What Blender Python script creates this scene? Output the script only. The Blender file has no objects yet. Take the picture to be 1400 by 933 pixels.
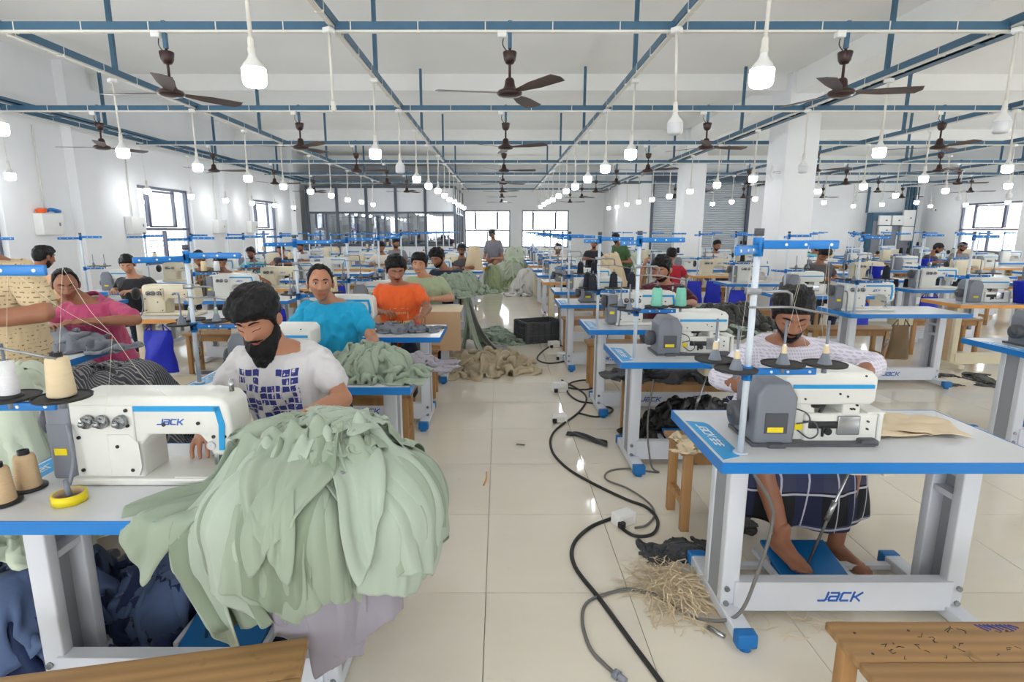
import bpy, bmesh, math, random
import numpy as np
from mathutils import Vector, Matrix, Euler, noise
from mathutils.bvhtree import BVHTree

SC = bpy.context.scene
COL = SC.collection
R = math.radians
PI = math.pi

# ---------------------------------------------------------------- camera, sky, exposure
CAM_H, PITCH, FPX = 1.57, R(11.1), 772.0
cd = bpy.data.cameras.new('camera')
cd.sensor_fit = 'HORIZONTAL'
cd.sensor_width = 36.0
cd.lens = 36.0 * FPX / 1400.0
cd.shift_x = 17.0 / 1400.0
cd.clip_start = 0.05
cam = bpy.data.objects.new('camera', cd)
COL.objects.link(cam)
cam.location = (0, 0, CAM_H)
cam.rotation_euler = (R(90) - PITCH, 0, 0)
SC.camera = cam

world = bpy.data.worlds.new('sky')
SC.world = world
world.use_nodes = True
bgn = world.node_tree.nodes['Background']
bgn.inputs[0].default_value = (0.93, 0.96, 1.0, 1)
bgn.inputs[1].default_value = 6.5
BULB = 38.0

SC.view_settings.view_transform = 'Standard'
SC.view_settings.look = 'None'
SC.view_settings.gamma = 1.0
SC.view_settings.use_curve_mapping = False
SC.view_settings.exposure = 0.42
try:
    SC.cycles.diffuse_bounces = 5
    SC.cycles.glossy_bounces = 3
    SC.cycles.max_bounces = 8
    SC.cycles.sample_clamp_indirect = 6.0
    SC.cycles.caustics_reflective = False
    SC.cycles.caustics_refractive = False
except Exception:
    pass

# ---------------------------------------------------------------- materials
def s2l(c):
    return tuple(((v / 255.0) / 12.92 if v / 255.0 <= 0.04045 else ((v / 255.0 + 0.055) / 1.055) ** 2.4) for v in c)

MATS = {}
class NT:
    def __init__(self, name):
        self.m = bpy.data.materials.new(name)
        self.m.use_nodes = True
        self.t = self.m.node_tree
        self.b = self.t.nodes['Principled BSDF']
    def n(self, typ, **kw):
        nd = self.t.nodes.new(typ)
        for k, v in kw.items():
            setattr(nd, k, v)
        return nd
    def l(self, a, b):
        self.t.links.new(a, b)
    def math(self, op, a, b=None, c=None):
        nd = self.n('ShaderNodeMath', operation=op)
        for i, v in enumerate((a, b, c)):
            if v is None:
                continue
            if isinstance(v, (int, float)):
                nd.inputs[i].default_value = v
            else:
                self.l(v, nd.inputs[i])
        return nd.outputs[0]
    def mix(self, f, a, b):
        nd = self.n('ShaderNodeMix', data_type='RGBA')
        for i, v in ((0, f), (6, a), (7, b)):
            if isinstance(v, (int, float)):
                nd.inputs[i].default_value = v
            elif isinstance(v, tuple):
                nd.inputs[i].default_value = (*v[:3], 1)
            else:
                self.l(v, nd.inputs[i])
        return nd.outputs[2]
    def coord(self, which='Object', scale=(1, 1, 1), rot=(0, 0, 0)):
        tc = self.n('ShaderNodeTexCoord')
        mp = self.n('ShaderNodeMapping')
        mp.inputs['Scale'].default_value = scale
        mp.inputs['Rotation'].default_value = rot
        self.l(tc.outputs[which], mp.inputs[0])
        return mp.outputs[0]
    def noise(self, vec, scale, detail=3, rough=0.55):
        nd = self.n('ShaderNodeTexNoise')
        nd.inputs['Scale'].default_value = scale
        nd.inputs['Detail'].default_value = detail
        nd.inputs['Roughness'].default_value = rough
        self.l(vec, nd.inputs['Vector'])
        return nd.outputs['Fac']
    def bump(self, h, strength=0.2, dist=0.01):
        nd = self.n('ShaderNodeBump')
        nd.inputs['Strength'].default_value = strength
        nd.inputs['Distance'].default_value = dist
        self.l(h, nd.inputs['Height'])
        self.l(nd.outputs[0], self.b.inputs['Normal'])

def mat(name, rgb, rough=0.5, metal=0.0, var=0.06, vscale=6.0, bump=0.0, bscale=60.0, sheen=0.0, spec=0.5, stretch=(1, 1, 1)):
    if name in MATS:
        return MATS[name]
    q = NT(name)
    c = s2l(rgb)
    v = q.coord('Object', stretch)
    f = q.noise(v, vscale)
    lo = tuple(max(0, x * (1 - var * 1.6)) for x in c)
    hi = tuple(min(1, x * (1 + var)) for x in c)
    q.l(q.mix(f, lo, hi), q.b.inputs['Base Color'])
    q.b.inputs['Roughness'].default_value = rough
    q.b.inputs['Metallic'].default_value = metal
    q.b.inputs['Specular IOR Level'].default_value = spec
    if sheen:
        q.b.inputs['Sheen Weight'].default_value = sheen
    if bump:
        q.bump(q.noise(v, bscale, 4), bump, 0.004)
    MATS[name] = q.m
    return q.m

def mat_wood(name, a, b, rough=0.55, axis=0, scale=1.0):
    q = NT(name)
    st = [14.0 * scale] * 3
    st[axis] = 1.3 * scale
    v = q.coord('Object', tuple(st))
    f = q.noise(v, 2.2, 6, 0.62)
    w = q.n('ShaderNodeTexWave', wave_type='BANDS', bands_direction='Y' if axis != 1 else 'X')
    w.inputs['Scale'].default_value = 0.55
    w.inputs['Distortion'].default_value = 6.0
    w.inputs['Detail'].default_value = 3.0
    q.l(v, w.inputs['Vector'])
    ff = q.math('ADD', q.math('MULTIPLY', f, 0.65), q.math('MULTIPLY', w.outputs['Fac'], 0.35))
    base = q.mix(ff, s2l(a), s2l(b))
    sp = q.noise(q.coord('Object', (5, 5, 5)), 2.4, 2)
    r = q.n('ShaderNodeValToRGB')
    r.color_ramp.elements[0].position = 0.66
    r.color_ramp.elements[1].position = 0.74
    q.l(sp, r.inputs[0])
    q.l(q.mix(q.math('MULTIPLY', r.outputs[0], 0.5), base, s2l(tuple(x * 0.45 for x in a))), q.b.inputs['Base Color'])
    q.b.inputs['Roughness'].default_value = rough
    q.bump(f, 0.15, 0.002)
    MATS[name] = q.m
    return q.m

def mat_emit(name, rgb, strength):
    q = NT(name)
    q.b.inputs['Base Color'].default_value = (0.9, 0.9, 0.9, 1)
    q.b.inputs['Emission Color'].default_value = (*rgb, 1)
    q.b.inputs['Emission Strength'].default_value = strength
    MATS[name] = q.m
    return q.m

def mat_glass(name, tint=(1, 1, 1), rough=0.02, refl=0.12):
    q = NT(name)
    tr = q.n('ShaderNodeBsdfTransparent')
    tr.inputs[0].default_value = (*tint, 1)
    gl = q.n('ShaderNodeBsdfGlossy')
    gl.inputs['Roughness'].default_value = rough
    fr = q.n('ShaderNodeFresnel')
    fr.inputs[0].default_value = 1.45
    fac = q.math('ADD', q.math('MULTIPLY', fr.outputs[0], 0.8), refl)
    mx = q.n('ShaderNodeMixShader')
    q.l(fac, mx.inputs[0]); q.l(tr.outputs[0], mx.inputs[1]); q.l(gl.outputs[0], mx.inputs[2])
    q.l(mx.outputs[0], q.t.nodes['Material Output'].inputs[0])
    MATS[name] = q.m
    return q.m

def mat_plaster():
    q = NT('plaster')
    v = q.coord('Object')
    f = q.noise(v, 0.9, 5)
    g = q.noise(v, 7.0, 5)
    ff = q.math('ADD', q.math('MULTIPLY', f, 0.7), q.math('MULTIPLY', g, 0.3))
    q.l(q.mix(ff, s2l((232, 234, 236)), s2l((247, 248, 249))), q.b.inputs['Base Color'])
    q.b.inputs['Roughness'].default_value = 0.75
    q.bump(q.noise(v, 45, 4), 0.12, 0.004)
    MATS['plaster'] = q.m

def mat_tile():
    q = NT('floor_tile')
    v = q.coord('Object')
    geo = q.n('ShaderNodeNewGeometry')
    mp = q.n('ShaderNodeMapping')
    mp.inputs['Scale'].default_value = (0.55, 1.7, 1)
    q.l(geo.outputs['Position'], mp.inputs[0])
    f = q.noise(mp.outputs[0], 1.6, 6, 0.6)
    oi = q.n('ShaderNodeObjectInfo')
    base = q.mix(f, s2l((222, 213, 195)), s2l((241, 234, 220)))
    base = q.mix(q.math('MULTIPLY', oi.outputs['Random'], 0.25), base, s2l((230, 220, 202)))
    # worn stains
    mp2 = q.n('ShaderNodeMapping'); mp2.inputs['Scale'].default_value = (1, 1, 1)
    q.l(geo.outputs['Position'], mp2.inputs[0])
    d = q.noise(mp2.outputs[0], 9, 6, 0.7)
    r = q.n('ShaderNodeValToRGB')
    r.color_ramp.elements[0].position = 0.62; r.color_ramp.elements[1].position = 0.8
    q.l(d, r.inputs[0])
    q.l(q.mix(q.math('MULTIPLY', r.outputs[0], 0.22), base, s2l((150, 135, 112))), q.b.inputs['Base Color'])
    q.l(q.math('ADD', q.math('MULTIPLY', f, 0.09), 0.025), q.b.inputs['Roughness'])
    q.b.inputs['Specular IOR Level'].default_value = 0.55
    MATS['floor_tile'] = q.m

mat_plaster(); mat_tile()
mat('ceiling_paint', (246, 246, 243), 0.85, var=0.04, vscale=0.8, bump=0.1, bscale=30)
mat('grout', (176, 166, 148), 0.8)
mat('steel_blue', (66, 105, 132), 0.45, var=0.12, vscale=9, bump=0.15, bscale=25)
mat('pvc', (226, 223, 214), 0.5, var=0.03)
mat('plastic_white', (236, 236, 234), 0.4, var=0.03)
mat('fan_brown', (62, 42, 38), 0.35, var=0.15, metal=0.2)
mat('fan_blade', (84, 66, 60), 0.45, var=0.15)
mat('aluminium', (150, 152, 156), 0.35, metal=0.8, var=0.08)
mat('frame_grey', (104, 106, 122), 0.45, metal=0.3, var=0.08)
mat('frame_dark', (84, 92, 104), 0.45, metal=0.3, var=0.08)
mat('panel_white', (226, 228, 232), 0.5, var=0.03)
mat('shutter_metal', (186, 192, 198), 0.42, metal=0.35, var=0.08, vscale=2.0)
mat('table_white', (212, 214, 218), 0.28, var=0.035, vscale=3.0)
mat('table_blue', (14, 120, 200), 0.35, var=0.05)
mat('label_blue', (44, 158, 222), 0.35, var=0.04)
mat('logo_blue', (16, 92, 180), 0.4, var=0.03)
mat('frame_white', (212, 216, 224), 0.38, var=0.04, vscale=5)
mat('frame_inner', (150, 153, 160), 0.5, var=0.06)
mat('cap_blue', (12, 110, 182), 0.45, var=0.06)
mat('machine_white', (224, 224, 218), 0.3, var=0.05, vscale=8)
mat('machine_cream', (222, 212, 184), 0.35, var=0.06, vscale=8)
mat('machine_grey', (124, 128, 138), 0.4, var=0.05)
mat('machine_dark', (78, 80, 86), 0.45, var=0.06)
mat('stripe_blue', (20, 152, 214), 0.35, var=0.03)
mat('black_plastic', (30, 30, 33), 0.45, var=0.1)
mat('pad_black', (46, 45, 45), 0.7, var=0.15, vscale=30)
mat('spindle_grey', (118, 124, 136), 0.45, var=0.05)
mat('steel', (170, 172, 175), 0.25, metal=0.95, var=0.06)
mat('pole_white', (206, 216, 226), 0.35, var=0.04)
mat('yellow_label', (236, 214, 30), 0.5, var=0.05)
mat('cone_cream', (226, 206, 170), 0.85, var=0.08, vscale=40, bump=0.5, bscale=300, stretch=(0.2, 0.2, 1))
mat('cone_tan', (214, 184, 146), 0.85, var=0.08, vscale=40, bump=0.5, bscale=300, stretch=(0.2, 0.2, 1))
mat('cone_mint', (128, 200, 178), 0.85, var=0.06, vscale=40, bump=0.5, bscale=300, stretch=(0.2, 0.2, 1))
mat('cone_black', (30, 34, 44), 0.85, var=0.1, vscale=40, bump=0.5, bscale=300, stretch=(0.2, 0.2, 1))
mat('cone_white', (232, 232, 236), 0.85, var=0.05, vscale=40, bump=0.5, bscale=300, stretch=(0.2, 0.2, 1))
mat('cone_sage', (140, 160, 142), 0.85, var=0.06, vscale=40, bump=0.5, bscale=300, stretch=(0.2, 0.2, 1))
mat('thread', (226, 218, 200), 0.8, var=0.05)
mat('orange_edge', (222, 158, 84), 0.5, var=0.06)
mat('bag_blue', (16, 40, 190), 0.55, var=0.1, vscale=10, bump=0.5, bscale=20)
mat('cable_black', (36, 36, 38), 0.5)
mat('cable_grey', (110, 108, 106), 0.5)
mat('cardboard', (198, 170, 134), 0.8, var=0.06, vscale=4)
mat('cardboard_light', (222, 206, 176), 0.8, var=0.05, vscale=4)
mat('crate_black', (74, 76, 78), 0.5, var=0.1)
mat_wood('wood', (150, 108, 66), (194, 150, 98), axis=2)
mat_wood('wood_seat', (128, 96, 60), (180, 140, 92), axis=0)
mat_wood('wood_dark', (112, 66, 36), (150, 98, 58), axis=2)
mat_emit('bulb_glow', (0.955, 0.98, 1.0), BULB)
mat('bulb_off', (216, 218, 220), 0.3, var=0.02)
mat_glass('window_glass', (0.97, 0.99, 1.0), refl=0.03)
mat_glass('partition_glass', (0.78, 0.84, 0.9), refl=0.18)

# ---------------------------------------------------------------- mesh helpers
class MB:
    def __init__(self):
        self.v = []; self.f = []; self.m = []; self.s = []; self.mi = 0; self.sm = False
    def add(self, vs, fs, smooth=None):
        o = len(self.v)
        self.v.extend([tuple(p) for p in vs])
        sm = self.sm if smooth is None else smooth
        for f in fs:
            self.f.append(tuple(i + o for i in f)); self.m.append(self.mi); self.s.append(sm)
        return self
    def box(self, c, s, rot=None):
        x, y, z = s[0] / 2, s[1] / 2, s[2] / 2
        vs = [Vector((a * x, b * y, d * z)) for a in (-1, 1) for b in (-1, 1) for d in (-1, 1)]
        if rot is not None:
            M = Euler(rot).to_matrix()
            vs = [M @ p for p in vs]
        c = Vector(c)
        return self.add([p + c for p in vs], [(0, 1, 3, 2), (4, 6, 7, 5), (0, 4, 5, 1), (2, 3, 7, 6), (0, 2, 6, 4), (1, 5, 7, 3)], False)
    def bb(self, x0, x1, y0, y1, z0, z1):
        return self.box(((x0 + x1) / 2, (y0 + y1) / 2, (z0 + z1) / 2), (x1 - x0, y1 - y0, z1 - z0))
    def rbox(self, c, s, b=0.01, rot=None):
        bm = bmesh.new()
        bmesh.ops.create_cube(bm, size=1)
        bmesh.ops.scale(bm, vec=s, verts=bm.verts)
        bmesh.ops.bevel(bm, geom=bm.edges[:], offset=b, segments=2, affect='EDGES', profile=0.6)
        return self.bm(bm, c, rot)
    def bm(self, bm, c=(0, 0, 0), rot=None, smooth=True):
        M = Euler(rot).to_matrix() if rot is not None else Matrix.Identity(3)
        bm.verts.index_update()
        c = Vector(c)
        self.add([M @ v.co + c for v in bm.verts], [[v.index for v in f.verts] for f in bm.faces], smooth)
        bm.free()
        return self
    def prism(self, poly, y0, y1, b=0.0, axis='Y', seg=2):
        """poly in (x,z), extruded along Y (axis Y), or (x,y) along Z, or (y,z) along X"""
        bm = bmesh.new()
        def P(a, d, t):
            return (a, t, d) if axis == 'Y' else ((a, d, t) if axis == 'Z' else (t, a, d))
        A = [bm.verts.new(P(a, d, y0)) for a, d in poly]
        B = [bm.verts.new(P(a, d, y1)) for a, d in poly]
        n = len(poly)
        bm.faces.new(A); bm.faces.new(B[::-1])
        for i in range(n):
            j = (i + 1) % n
            bm.faces.new((A[j], A[i], B[i], B[j]))
        bmesh.ops.recalc_face_normals(bm, faces=bm.faces)
        if b:
            bmesh.ops.bevel(bm, geom=bm.edges[:], offset=b, segments=seg, affect='EDGES', profile=0.6, clamp_overlap=True)
        return self.bm(bm, smooth=bool(b))
    def cyl(self, p0, p1, r0, r1=None, n=12, cap=True, smooth=True):
        r1 = r0 if r1 is None else r1
        p0 = Vector(p0); p1 = Vector(p1)
        d = (p1 - p0).normalized()
        a = d.orthogonal().normalized(); b = d.cross(a)
        vs = []
        for p, r in ((p0, r0), (p1, r1)):
            for i in range(n):
                t = 2 * PI * i / n
                vs.append(p + (a * math.cos(t) + b * math.sin(t)) * r)
        self.add(vs, [(i, (i + 1) % n, n + (i + 1) % n, n + i) for i in range(n)], smooth)
        if cap:
            o = len(self.v) - 2 * n
            for ring in (range(n - 1, -1, -1), range(n, 2 * n)):
                self.f.append(tuple(o + i for i in ring)); self.m.append(self.mi); self.s.append(False)
        return self
    def lathe(self, prof, c=(0, 0, 0), n=20, axis='Z'):
        vs = []; fs = []
        k = len(prof)
        for i in range(n):
            t = 2 * PI * i / n
            for r, z in prof:
                p = (r * math.cos(t), r * math.sin(t), z)
                if axis == 'X':
                    p = (p[2], p[0], p[1])
                elif axis == 'Y':
                    p = (p[0], p[2], p[1])
                vs.append((p[0] + c[0], p[1] + c[1], p[2] + c[2]))
        for i in range(n):
            j = (i + 1) % n
            for q in range(k - 1):
                fs.append((i * k + q, j * k + q, j * k + q + 1, i * k + q + 1))
        return self.add(vs, fs, True)
    def tube(self, path, r, n=8, cap=True):
        path = [Vector(p) for p in path]
        m = len(path)
        rr = r if isinstance(r, (list, tuple)) else [r] * m
        vs = []; prev = None
        for i, p in enumerate(path):
            d = (path[min(i + 1, m - 1)] - path[max(i - 1, 0)])
            d = d.normalized() if d.length > 1e-9 else Vector((0, 0, 1))
            if prev is None:
                a = d.orthogonal().normalized()
            else:
                a = prev - d * prev.dot(d)
                a = a.normalized() if a.length > 1e-6 else d.orthogonal().normalized()
            prev = a
            b = d.cross(a)
            for k in range(n):
                t = 2 * PI * k / n
                vs.append(p + (a * math.cos(t) + b * math.sin(t)) * rr[i])
        fs = [(i * n + k, i * n + (k + 1) % n, (i + 1) * n + (k + 1) % n, (i + 1) * n + k) for i in range(m - 1) for k in range(n)]
        if cap:
            fs.append(tuple(range(n - 1, -1, -1))); fs.append(tuple((m - 1) * n + k for k in range(n)))
        return self.add(vs, fs, True)
    def sphere(self, c, r, n=12, k=8):
        if not isinstance(r, (tuple, list)):
            r = (r, r, r)
        vs = [(c[0], c[1], c[2] + r[2])]
        for i in range(1, k):
            t = PI * i / k
            for j in range(n):
                p = 2 * PI * j / n
                vs.append((c[0] + r[0] * math.sin(t) * math.cos(p), c[1] + r[1] * math.sin(t) * math.sin(p), c[2] + r[2] * math.cos(t)))
        vs.append((c[0], c[1], c[2] - r[2]))
        fs = [(0, 1 + j, 1 + (j + 1) % n) for j in range(n)]
        for i in range(k - 2):
            for j in range(n):
                a = 1 + i * n + j; b = 1 + i * n + (j + 1) % n
                fs.append((a, a + n, b + n, b))
        e = len(vs) - 1; o = 1 + (k - 2) * n
        fs += [(e, o + (j + 1) % n, o + j) for j in range(n)]
        return self.add(vs, fs, True)
    def grid(self, A, thick=0.0, smooth=True):
        """A: (ny,nx,3) array"""
        ny, nx = A.shape[:2]
        vs = A.reshape(-1, 3).tolist()
        fs = [(j * nx + i, j * nx + i + 1, (j + 1) * nx + i + 1, (j + 1) * nx + i) for j in range(ny - 1) for i in range(nx - 1)]
        return self.add(vs, fs, smooth)
    def mesh(self, name, *mats):
        me = bpy.data.meshes.new(name)
        me.from_pydata(self.v, [], self.f)
        for m in mats:
            me.materials.append(MATS[m] if isinstance(m, str) else m)
        me.polygons.foreach_set('material_index', self.m)
        me.polygons.foreach_set('use_smooth', self.s)
        me.update()
        return me

def spline(pts, n=8):
    """Catmull-Rom through pts"""
    P = [Vector(p) for p in pts]
    P = [P[0] * 2 - P[1]] + P + [P[-1] * 2 - P[-2]]
    out = []
    for i in range(1, len(P) - 2):
        for k in range(n):
            t = k / n
            a, b, c, d = P[i - 1], P[i], P[i + 1], P[i + 2]
            out.append(0.5 * ((2 * b) + (c - a) * t + (2 * a - 5 * b + 4 * c - d) * t * t + (3 * b - a - 3 * c + d) * t ** 3))
    out.append(P[-2])
    return out

def obj(name, me, parent=None, loc=None, rot=None, scale=None):
    o = bpy.data.objects.new(name, me)
    COL.objects.link(o)
    if parent is not None:
        o.parent = parent
    if loc is not None:
        o.location = loc
    if rot is not None:
        o.rotation_euler = rot
    if scale is not None:
        o.scale = scale
    return o

def thing(name, label, cat, loc=(0, 0, 0), rz=0.0, group=None):
    o = obj(name, None, None, loc, (0, 0, rz))
    o.empty_display_size = 0.1
    return tag(o, label, cat, group)

def tag(o, label, cat, group=None, kind=None):
    o['label'] = label
    if cat:
        o['category'] = cat
    if group:
        o['group'] = group
    if kind:
        o['kind'] = kind
    return o

def struct(name, me, label=None, parent=None, loc=None):
    o = obj(name, me, parent, loc)
    o['kind'] = 'structure'
    if label:
        o['label'] = label
    return o

CACHE = {}
def cached(key, fn):
    if key not in CACHE:
        CACHE[key] = fn()
    return CACHE[key]

# pixel helpers used only to compute positions of real objects from measurements of the photograph
_c, _s = math.cos(PITCH), math.sin(PITCH)
def _ray(x, y):
    u = (x - 683.0) / FPX; v = (y - 466.5) / FPX
    return u, _c - v * _s, -(_s + v * _c)
def onz(x, y, z=0.76):
    u, d, w = _ray(x, y); t = (z - CAM_H) / w
    return u * t, d * t
def ony(x, y, Y):
    u, d, w = _ray(x, y); t = Y / d
    return u * t, CAM_H + w * t
ORD = ['first', 'second', 'third', 'fourth', 'fifth', 'sixth', 'seventh', 'eighth', 'ninth', 'tenth', 'eleventh', 'twelfth', 'thirteenth', 'fourteenth']
# ---------------------------------------------------------------- the room
XL, XR, YN, YF, YR, ZC = -6.9, 15.4, -4.0, 23.9, 21.1, 4.15
XS = 4.3           # where the rear wall steps forward
def build_room():
    m = MB(); m.bb(XL - 0.3, XR + 0.3, YN, YF + 0.3, -0.2, -0.011)
    floor = struct('floor', m.mesh('floor', 'grout'), 'polished cream tiled factory floor')
    TX, TY, G = 0.63, 0.70, 0.003
    m = MB(); m.bb(-TX / 2 + G / 2, TX / 2 - G / 2, -TY / 2 + G / 2, TY / 2 - G / 2, -0.012, 0)
    tile = m.mesh('floor_tile', 'floor_tile')
    cells = []
    for i in range(-12, 26):
        for j in range(-10, 32):
            x = -0.06 + TX * (i + 0.5); y = 2.93 + TY * (j + 0.5)
            if x - TX / 2 < XL - 0.2 or x + TX / 2 > XR + 0.2 or y > YF or y < YN + 0.2:
                continue
            vis = y > 0.9 and abs(x) < 0.98 * (y + 0.6)
            cells.append((0 if vis else 1, y * y + 0.35 * x * x, x, y))
    cells.sort()
    for k, (a, d, x, y) in enumerate(cells[:300]):
        obj('floor_tile', tile, floor, (x, y, 0))
    m = MB()
    for a, d, x, y in cells[300:]:
        m.bb(x - TX / 2 + G / 2, x + TX / 2 - G / 2, y - TY / 2 + G / 2, y + TY / 2 - G / 2, -0.012, 0)
    o = obj('tile_field', m.mesh('tile_field', 'floor_tile'), floor)
    o['kind'] = 'stuff'
    # ceiling with beams
    m = MB(); m.bb(XL - 0.3, XR + 0.3, YN, YF + 0.3, ZC, ZC + 0.2)
    ceil = struct('ceiling', m.mesh('ceiling', 'ceiling_paint'), 'pale painted concrete ceiling')
    for y in (-0.2, 5.05, 10.35, 15.65, 20.9):
        m = MB(); m.bb(XL, XR, y - 0.17, y + 0.17, ZC - 0.26, ZC + 0.02)
        struct('beam', m.mesh('beam', 'ceiling_paint'), None, ceil)
    for x in (5.12,):
        m = MB(); m.bb(x - 0.2, x + 0.2, YN, YF, ZC - 0.34, ZC + 0.02)
        struct('beam', m.mesh('beam', 'ceiling_paint'), None, ceil)
    # walls
    def wall_y(x0, x1, openings, z0=0.88, z1=2.43):
        m = MB(); ys = YN
        for a, b in openings:
            m.bb(x0, x1, ys, a, 0, ZC)
            m.bb(x0, x1, a, b, 0, z0); m.bb(x0, x1, a, b, z1, ZC)
            ys = b
        m.bb(x0, x1, ys, YF + 0.25, 0, ZC)
        return m
    LW = [(1.2, 3.1), (6.2, 8.05), (11.1, 13.0), (16.2, 18.0)]
    m = wall_y(XL - 0.25, XL, LW)
    for y in (0.2, 4.8, 9.6, 14.6, 19.4):
        m.bb(XL, XL + 0.16, y - 0.25, y + 0.25, 0, ZC)
    struct('wall_left', m.mesh('wall_left', 'plaster'), 'white plastered wall with pilasters and windows')
    RW = [(4.0, 6.3), (10.5, 12.8), (17.1, 19.4)]
    m = wall_y(XR, XR + 0.25, RW)
    for y in (2.0, 8.4, 14.9):
        m.bb(XR - 0.16, XR, y - 0.25, y + 0.25, 0, ZC)
    struct('wall_right', m.mesh('wall_right', 'plaster'), 'white plastered wall beyond the machines with a tall window')
    FWIN = [(-1.45, 0.44), (0.93, 2.87)]
    m = MB(); xs = XL - 0.25
    for a, b in FWIN:
        m.bb(xs, a, YF, YF + 0.25, 0, ZC); m.bb(a, b, YF, YF + 0.25, 0, 0.86); m.bb(a, b, YF, YF + 0.25, 2.38, ZC); xs = b
    m.bb(xs, XS + 0.25, YF, YF + 0.25, 0, ZC)
    m.bb(XS, XS + 0.25, YR, YF, 0, ZC)
    struct('wall_back', m.mesh('wall_back', 'plaster'), 'white rear wall with two bright windows')
    m = MB(); xs = XL - 0.25
    for a, b in ((-5.5, -2.9), (-1.3, 1.3), (6.0, 8.6), (11.0, 13.6)):
        m.bb(xs, a, YN - 0.25, YN, 0, ZC); m.bb(a, b, YN - 0.25, YN, 0, 0.8); m.bb(a, b, YN - 0.25, YN, 2.6, ZC); xs = b
    m.bb(xs, XR + 0.25, YN - 0.25, YN, 0, ZC)
    struct('wall_front', m.mesh('wall_front', 'plaster'), 'white wall with window openings behind the camera')
    SH = (5.55, 9.05)
    m = MB(); m.bb(XS + 0.25, SH[0], YR, YR + 0.25, 0, ZC); m.bb(SH[1], XR + 0.25, YR, YR + 0.25, 0, ZC); m.bb(SH[0], SH[1], YR, YR + 0.25, 3.45, ZC)
    struct('wall_rear', m.mesh('wall_rear', 'plaster'), 'white rear wall with a rolling shutter')
    for i, (x, y) in enumerate(((4.85, 10.0), (4.85, 15.3))):
        m = MB(); m.rbox((x + 0.275, y + 0.34, ZC / 2), (0.55, 0.68, ZC), 0.012)
        m.rbox((x + 0.1, y - 0.012, 1.35), (0.09, 0.024, 0.13), 0.008)
        struct('column', m.mesh('column', 'plaster'), ('thick white square column behind the machines', 'slimmer looking white column in front of the shutter')[i])

    # windows
    def window(n, w, h, loc, rz, label):
        t = obj('window_%d' % n, None, None, loc, (0, 0, rz)); t['kind'] = 'structure'; t['label'] = label
        F = 'frame_grey'; d = 0.06; s = 0.05
        m = MB()
        for z in (s / 2, h - s / 2):
            m.box((0, 0, z), (w, d, s))
        for x in (-w / 2 + s / 2, w / 2 - s / 2):
            m.box((x, 0, h / 2), (s, d, h - 2 * s))
        obj('window_frame', m.mesh('window_frame', F), t)
        zt = h * 0.46
        m = MB(); m.box((0, 0, zt), (w - 2 * s, d + 0.01, 0.055)); obj('transom', m.mesh('transom', F), t)
        m = MB(); m.box((0, 0, zt / 2 + 0.01), (0.05, d, zt - 0.08)); obj('mullion', m.mesh('mullion', F), t)
        xs = (-w * 0.27, w * 0.23)
        for x in xs:
            m = MB(); m.box((x, 0, (zt + h) / 2), (0.045, d, h - zt - 0.1)); obj('mullion', m.mesh('mullion', F), t)
        def pane(x0, x1, z0, z1, yy=0.0):
            m = MB(); m.bb(x0, x1, yy - 0.003, yy + 0.003, z0, z1); obj('pane', m.mesh('pane', 'window_glass'), t)
        pane(-w / 2 + s, -0.025, s, zt - 0.03); pane(0.025, w / 2 - s, s, zt - 0.03)
        for a, b in ((-w / 2 + s, xs[0] - 0.02), (xs[0] + 0.02, xs[1] - 0.02), (xs[1] + 0.02, w / 2 - s)):
            pane(a, b, zt + 0.03, h - s)
        m = MB(); x0, x1, z0, z1 = xs[0] + 0.02, xs[1] - 0.02, zt + 0.03, h - s - 0.02
        for z in (z0 + 0.02, z1 - 0.02):
            m.box(((x0 + x1) / 2, -0.02, z), (x1 - x0, 0.03, 0.04))
        for x in (x0 + 0.02, x1 - 0.02):
            m.box((x, -0.02, (z0 + z1) / 2), (0.04, 0.03, z1 - z0))
        obj('opening_sash', m.mesh('opening_sash', F), t)
        m = MB()
        for k in range(1, 9):
            m.cyl((-w / 2 + w * k / 9, 0.12, 0.02), (-w / 2 + w * k / 9, 0.12, zt), 0.006, n=6)
        for k in range(1, 6):
            m.cyl((-w / 2, 0.12, zt * k / 6), (w / 2, 0.12, zt * k / 6), 0.006, n=6)
        obj('security_grille', m.mesh('security_grille', 'panel_white'), t)['kind'] = 'stuff'
        return t
    n = 1
    for (a, b), lb in zip(LW[1:], ('metal framed window at the photo edge beside the wall box', 'large metal framed window behind the black-shirted worker', 'smaller looking metal window nearest the glass partition')):
        window(n, b - a, 1.55, (XL - 0.12, (a + b) / 2, 0.88), R(90), lb); n += 1
    for (a, b), lb in zip(FWIN, ('bright rear window next to the glass partition', 'bright rear window nearer the rolling shutter')):
        window(n, b - a, 1.52, ((a + b) / 2, YF + 0.12, 0.86), 0, lb); n += 1
    a, b = RW[2]
    window(n, b - a, 1.55, (XR + 0.12, (a + b) / 2, 0.88), R(-90), 'metal framed window in the far wall beside the blue electrical cabinet')
    # roller shutter
    m = MB(); k = 0; z = 0.0; prof = []
    while z < 3.3:
        prof += [(0.0, z), (-0.02, z + 0.02), (-0.02, z + 0.055), (0.0, z + 0.075)]; z += 0.08
    vs = []; fs = []
    for (d, z) in prof:
        vs += [(SH[0], YR + 0.1 + d, z), (SH[1], YR + 0.1 + d, z)]
    fs = [(2 * i, 2 * i + 1, 2 * i + 3, 2 * i + 2) for i in range(len(prof) - 1)]
    m.add(vs, fs, False)
    t = obj('door_1', None); t['kind'] = 'structure'; t['label'] = 'wide grey ribbed rolling shutter in the rear wall'
    obj('shutter_curtain', m.mesh('shutter_curtain', 'shutter_metal'), t)
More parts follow.
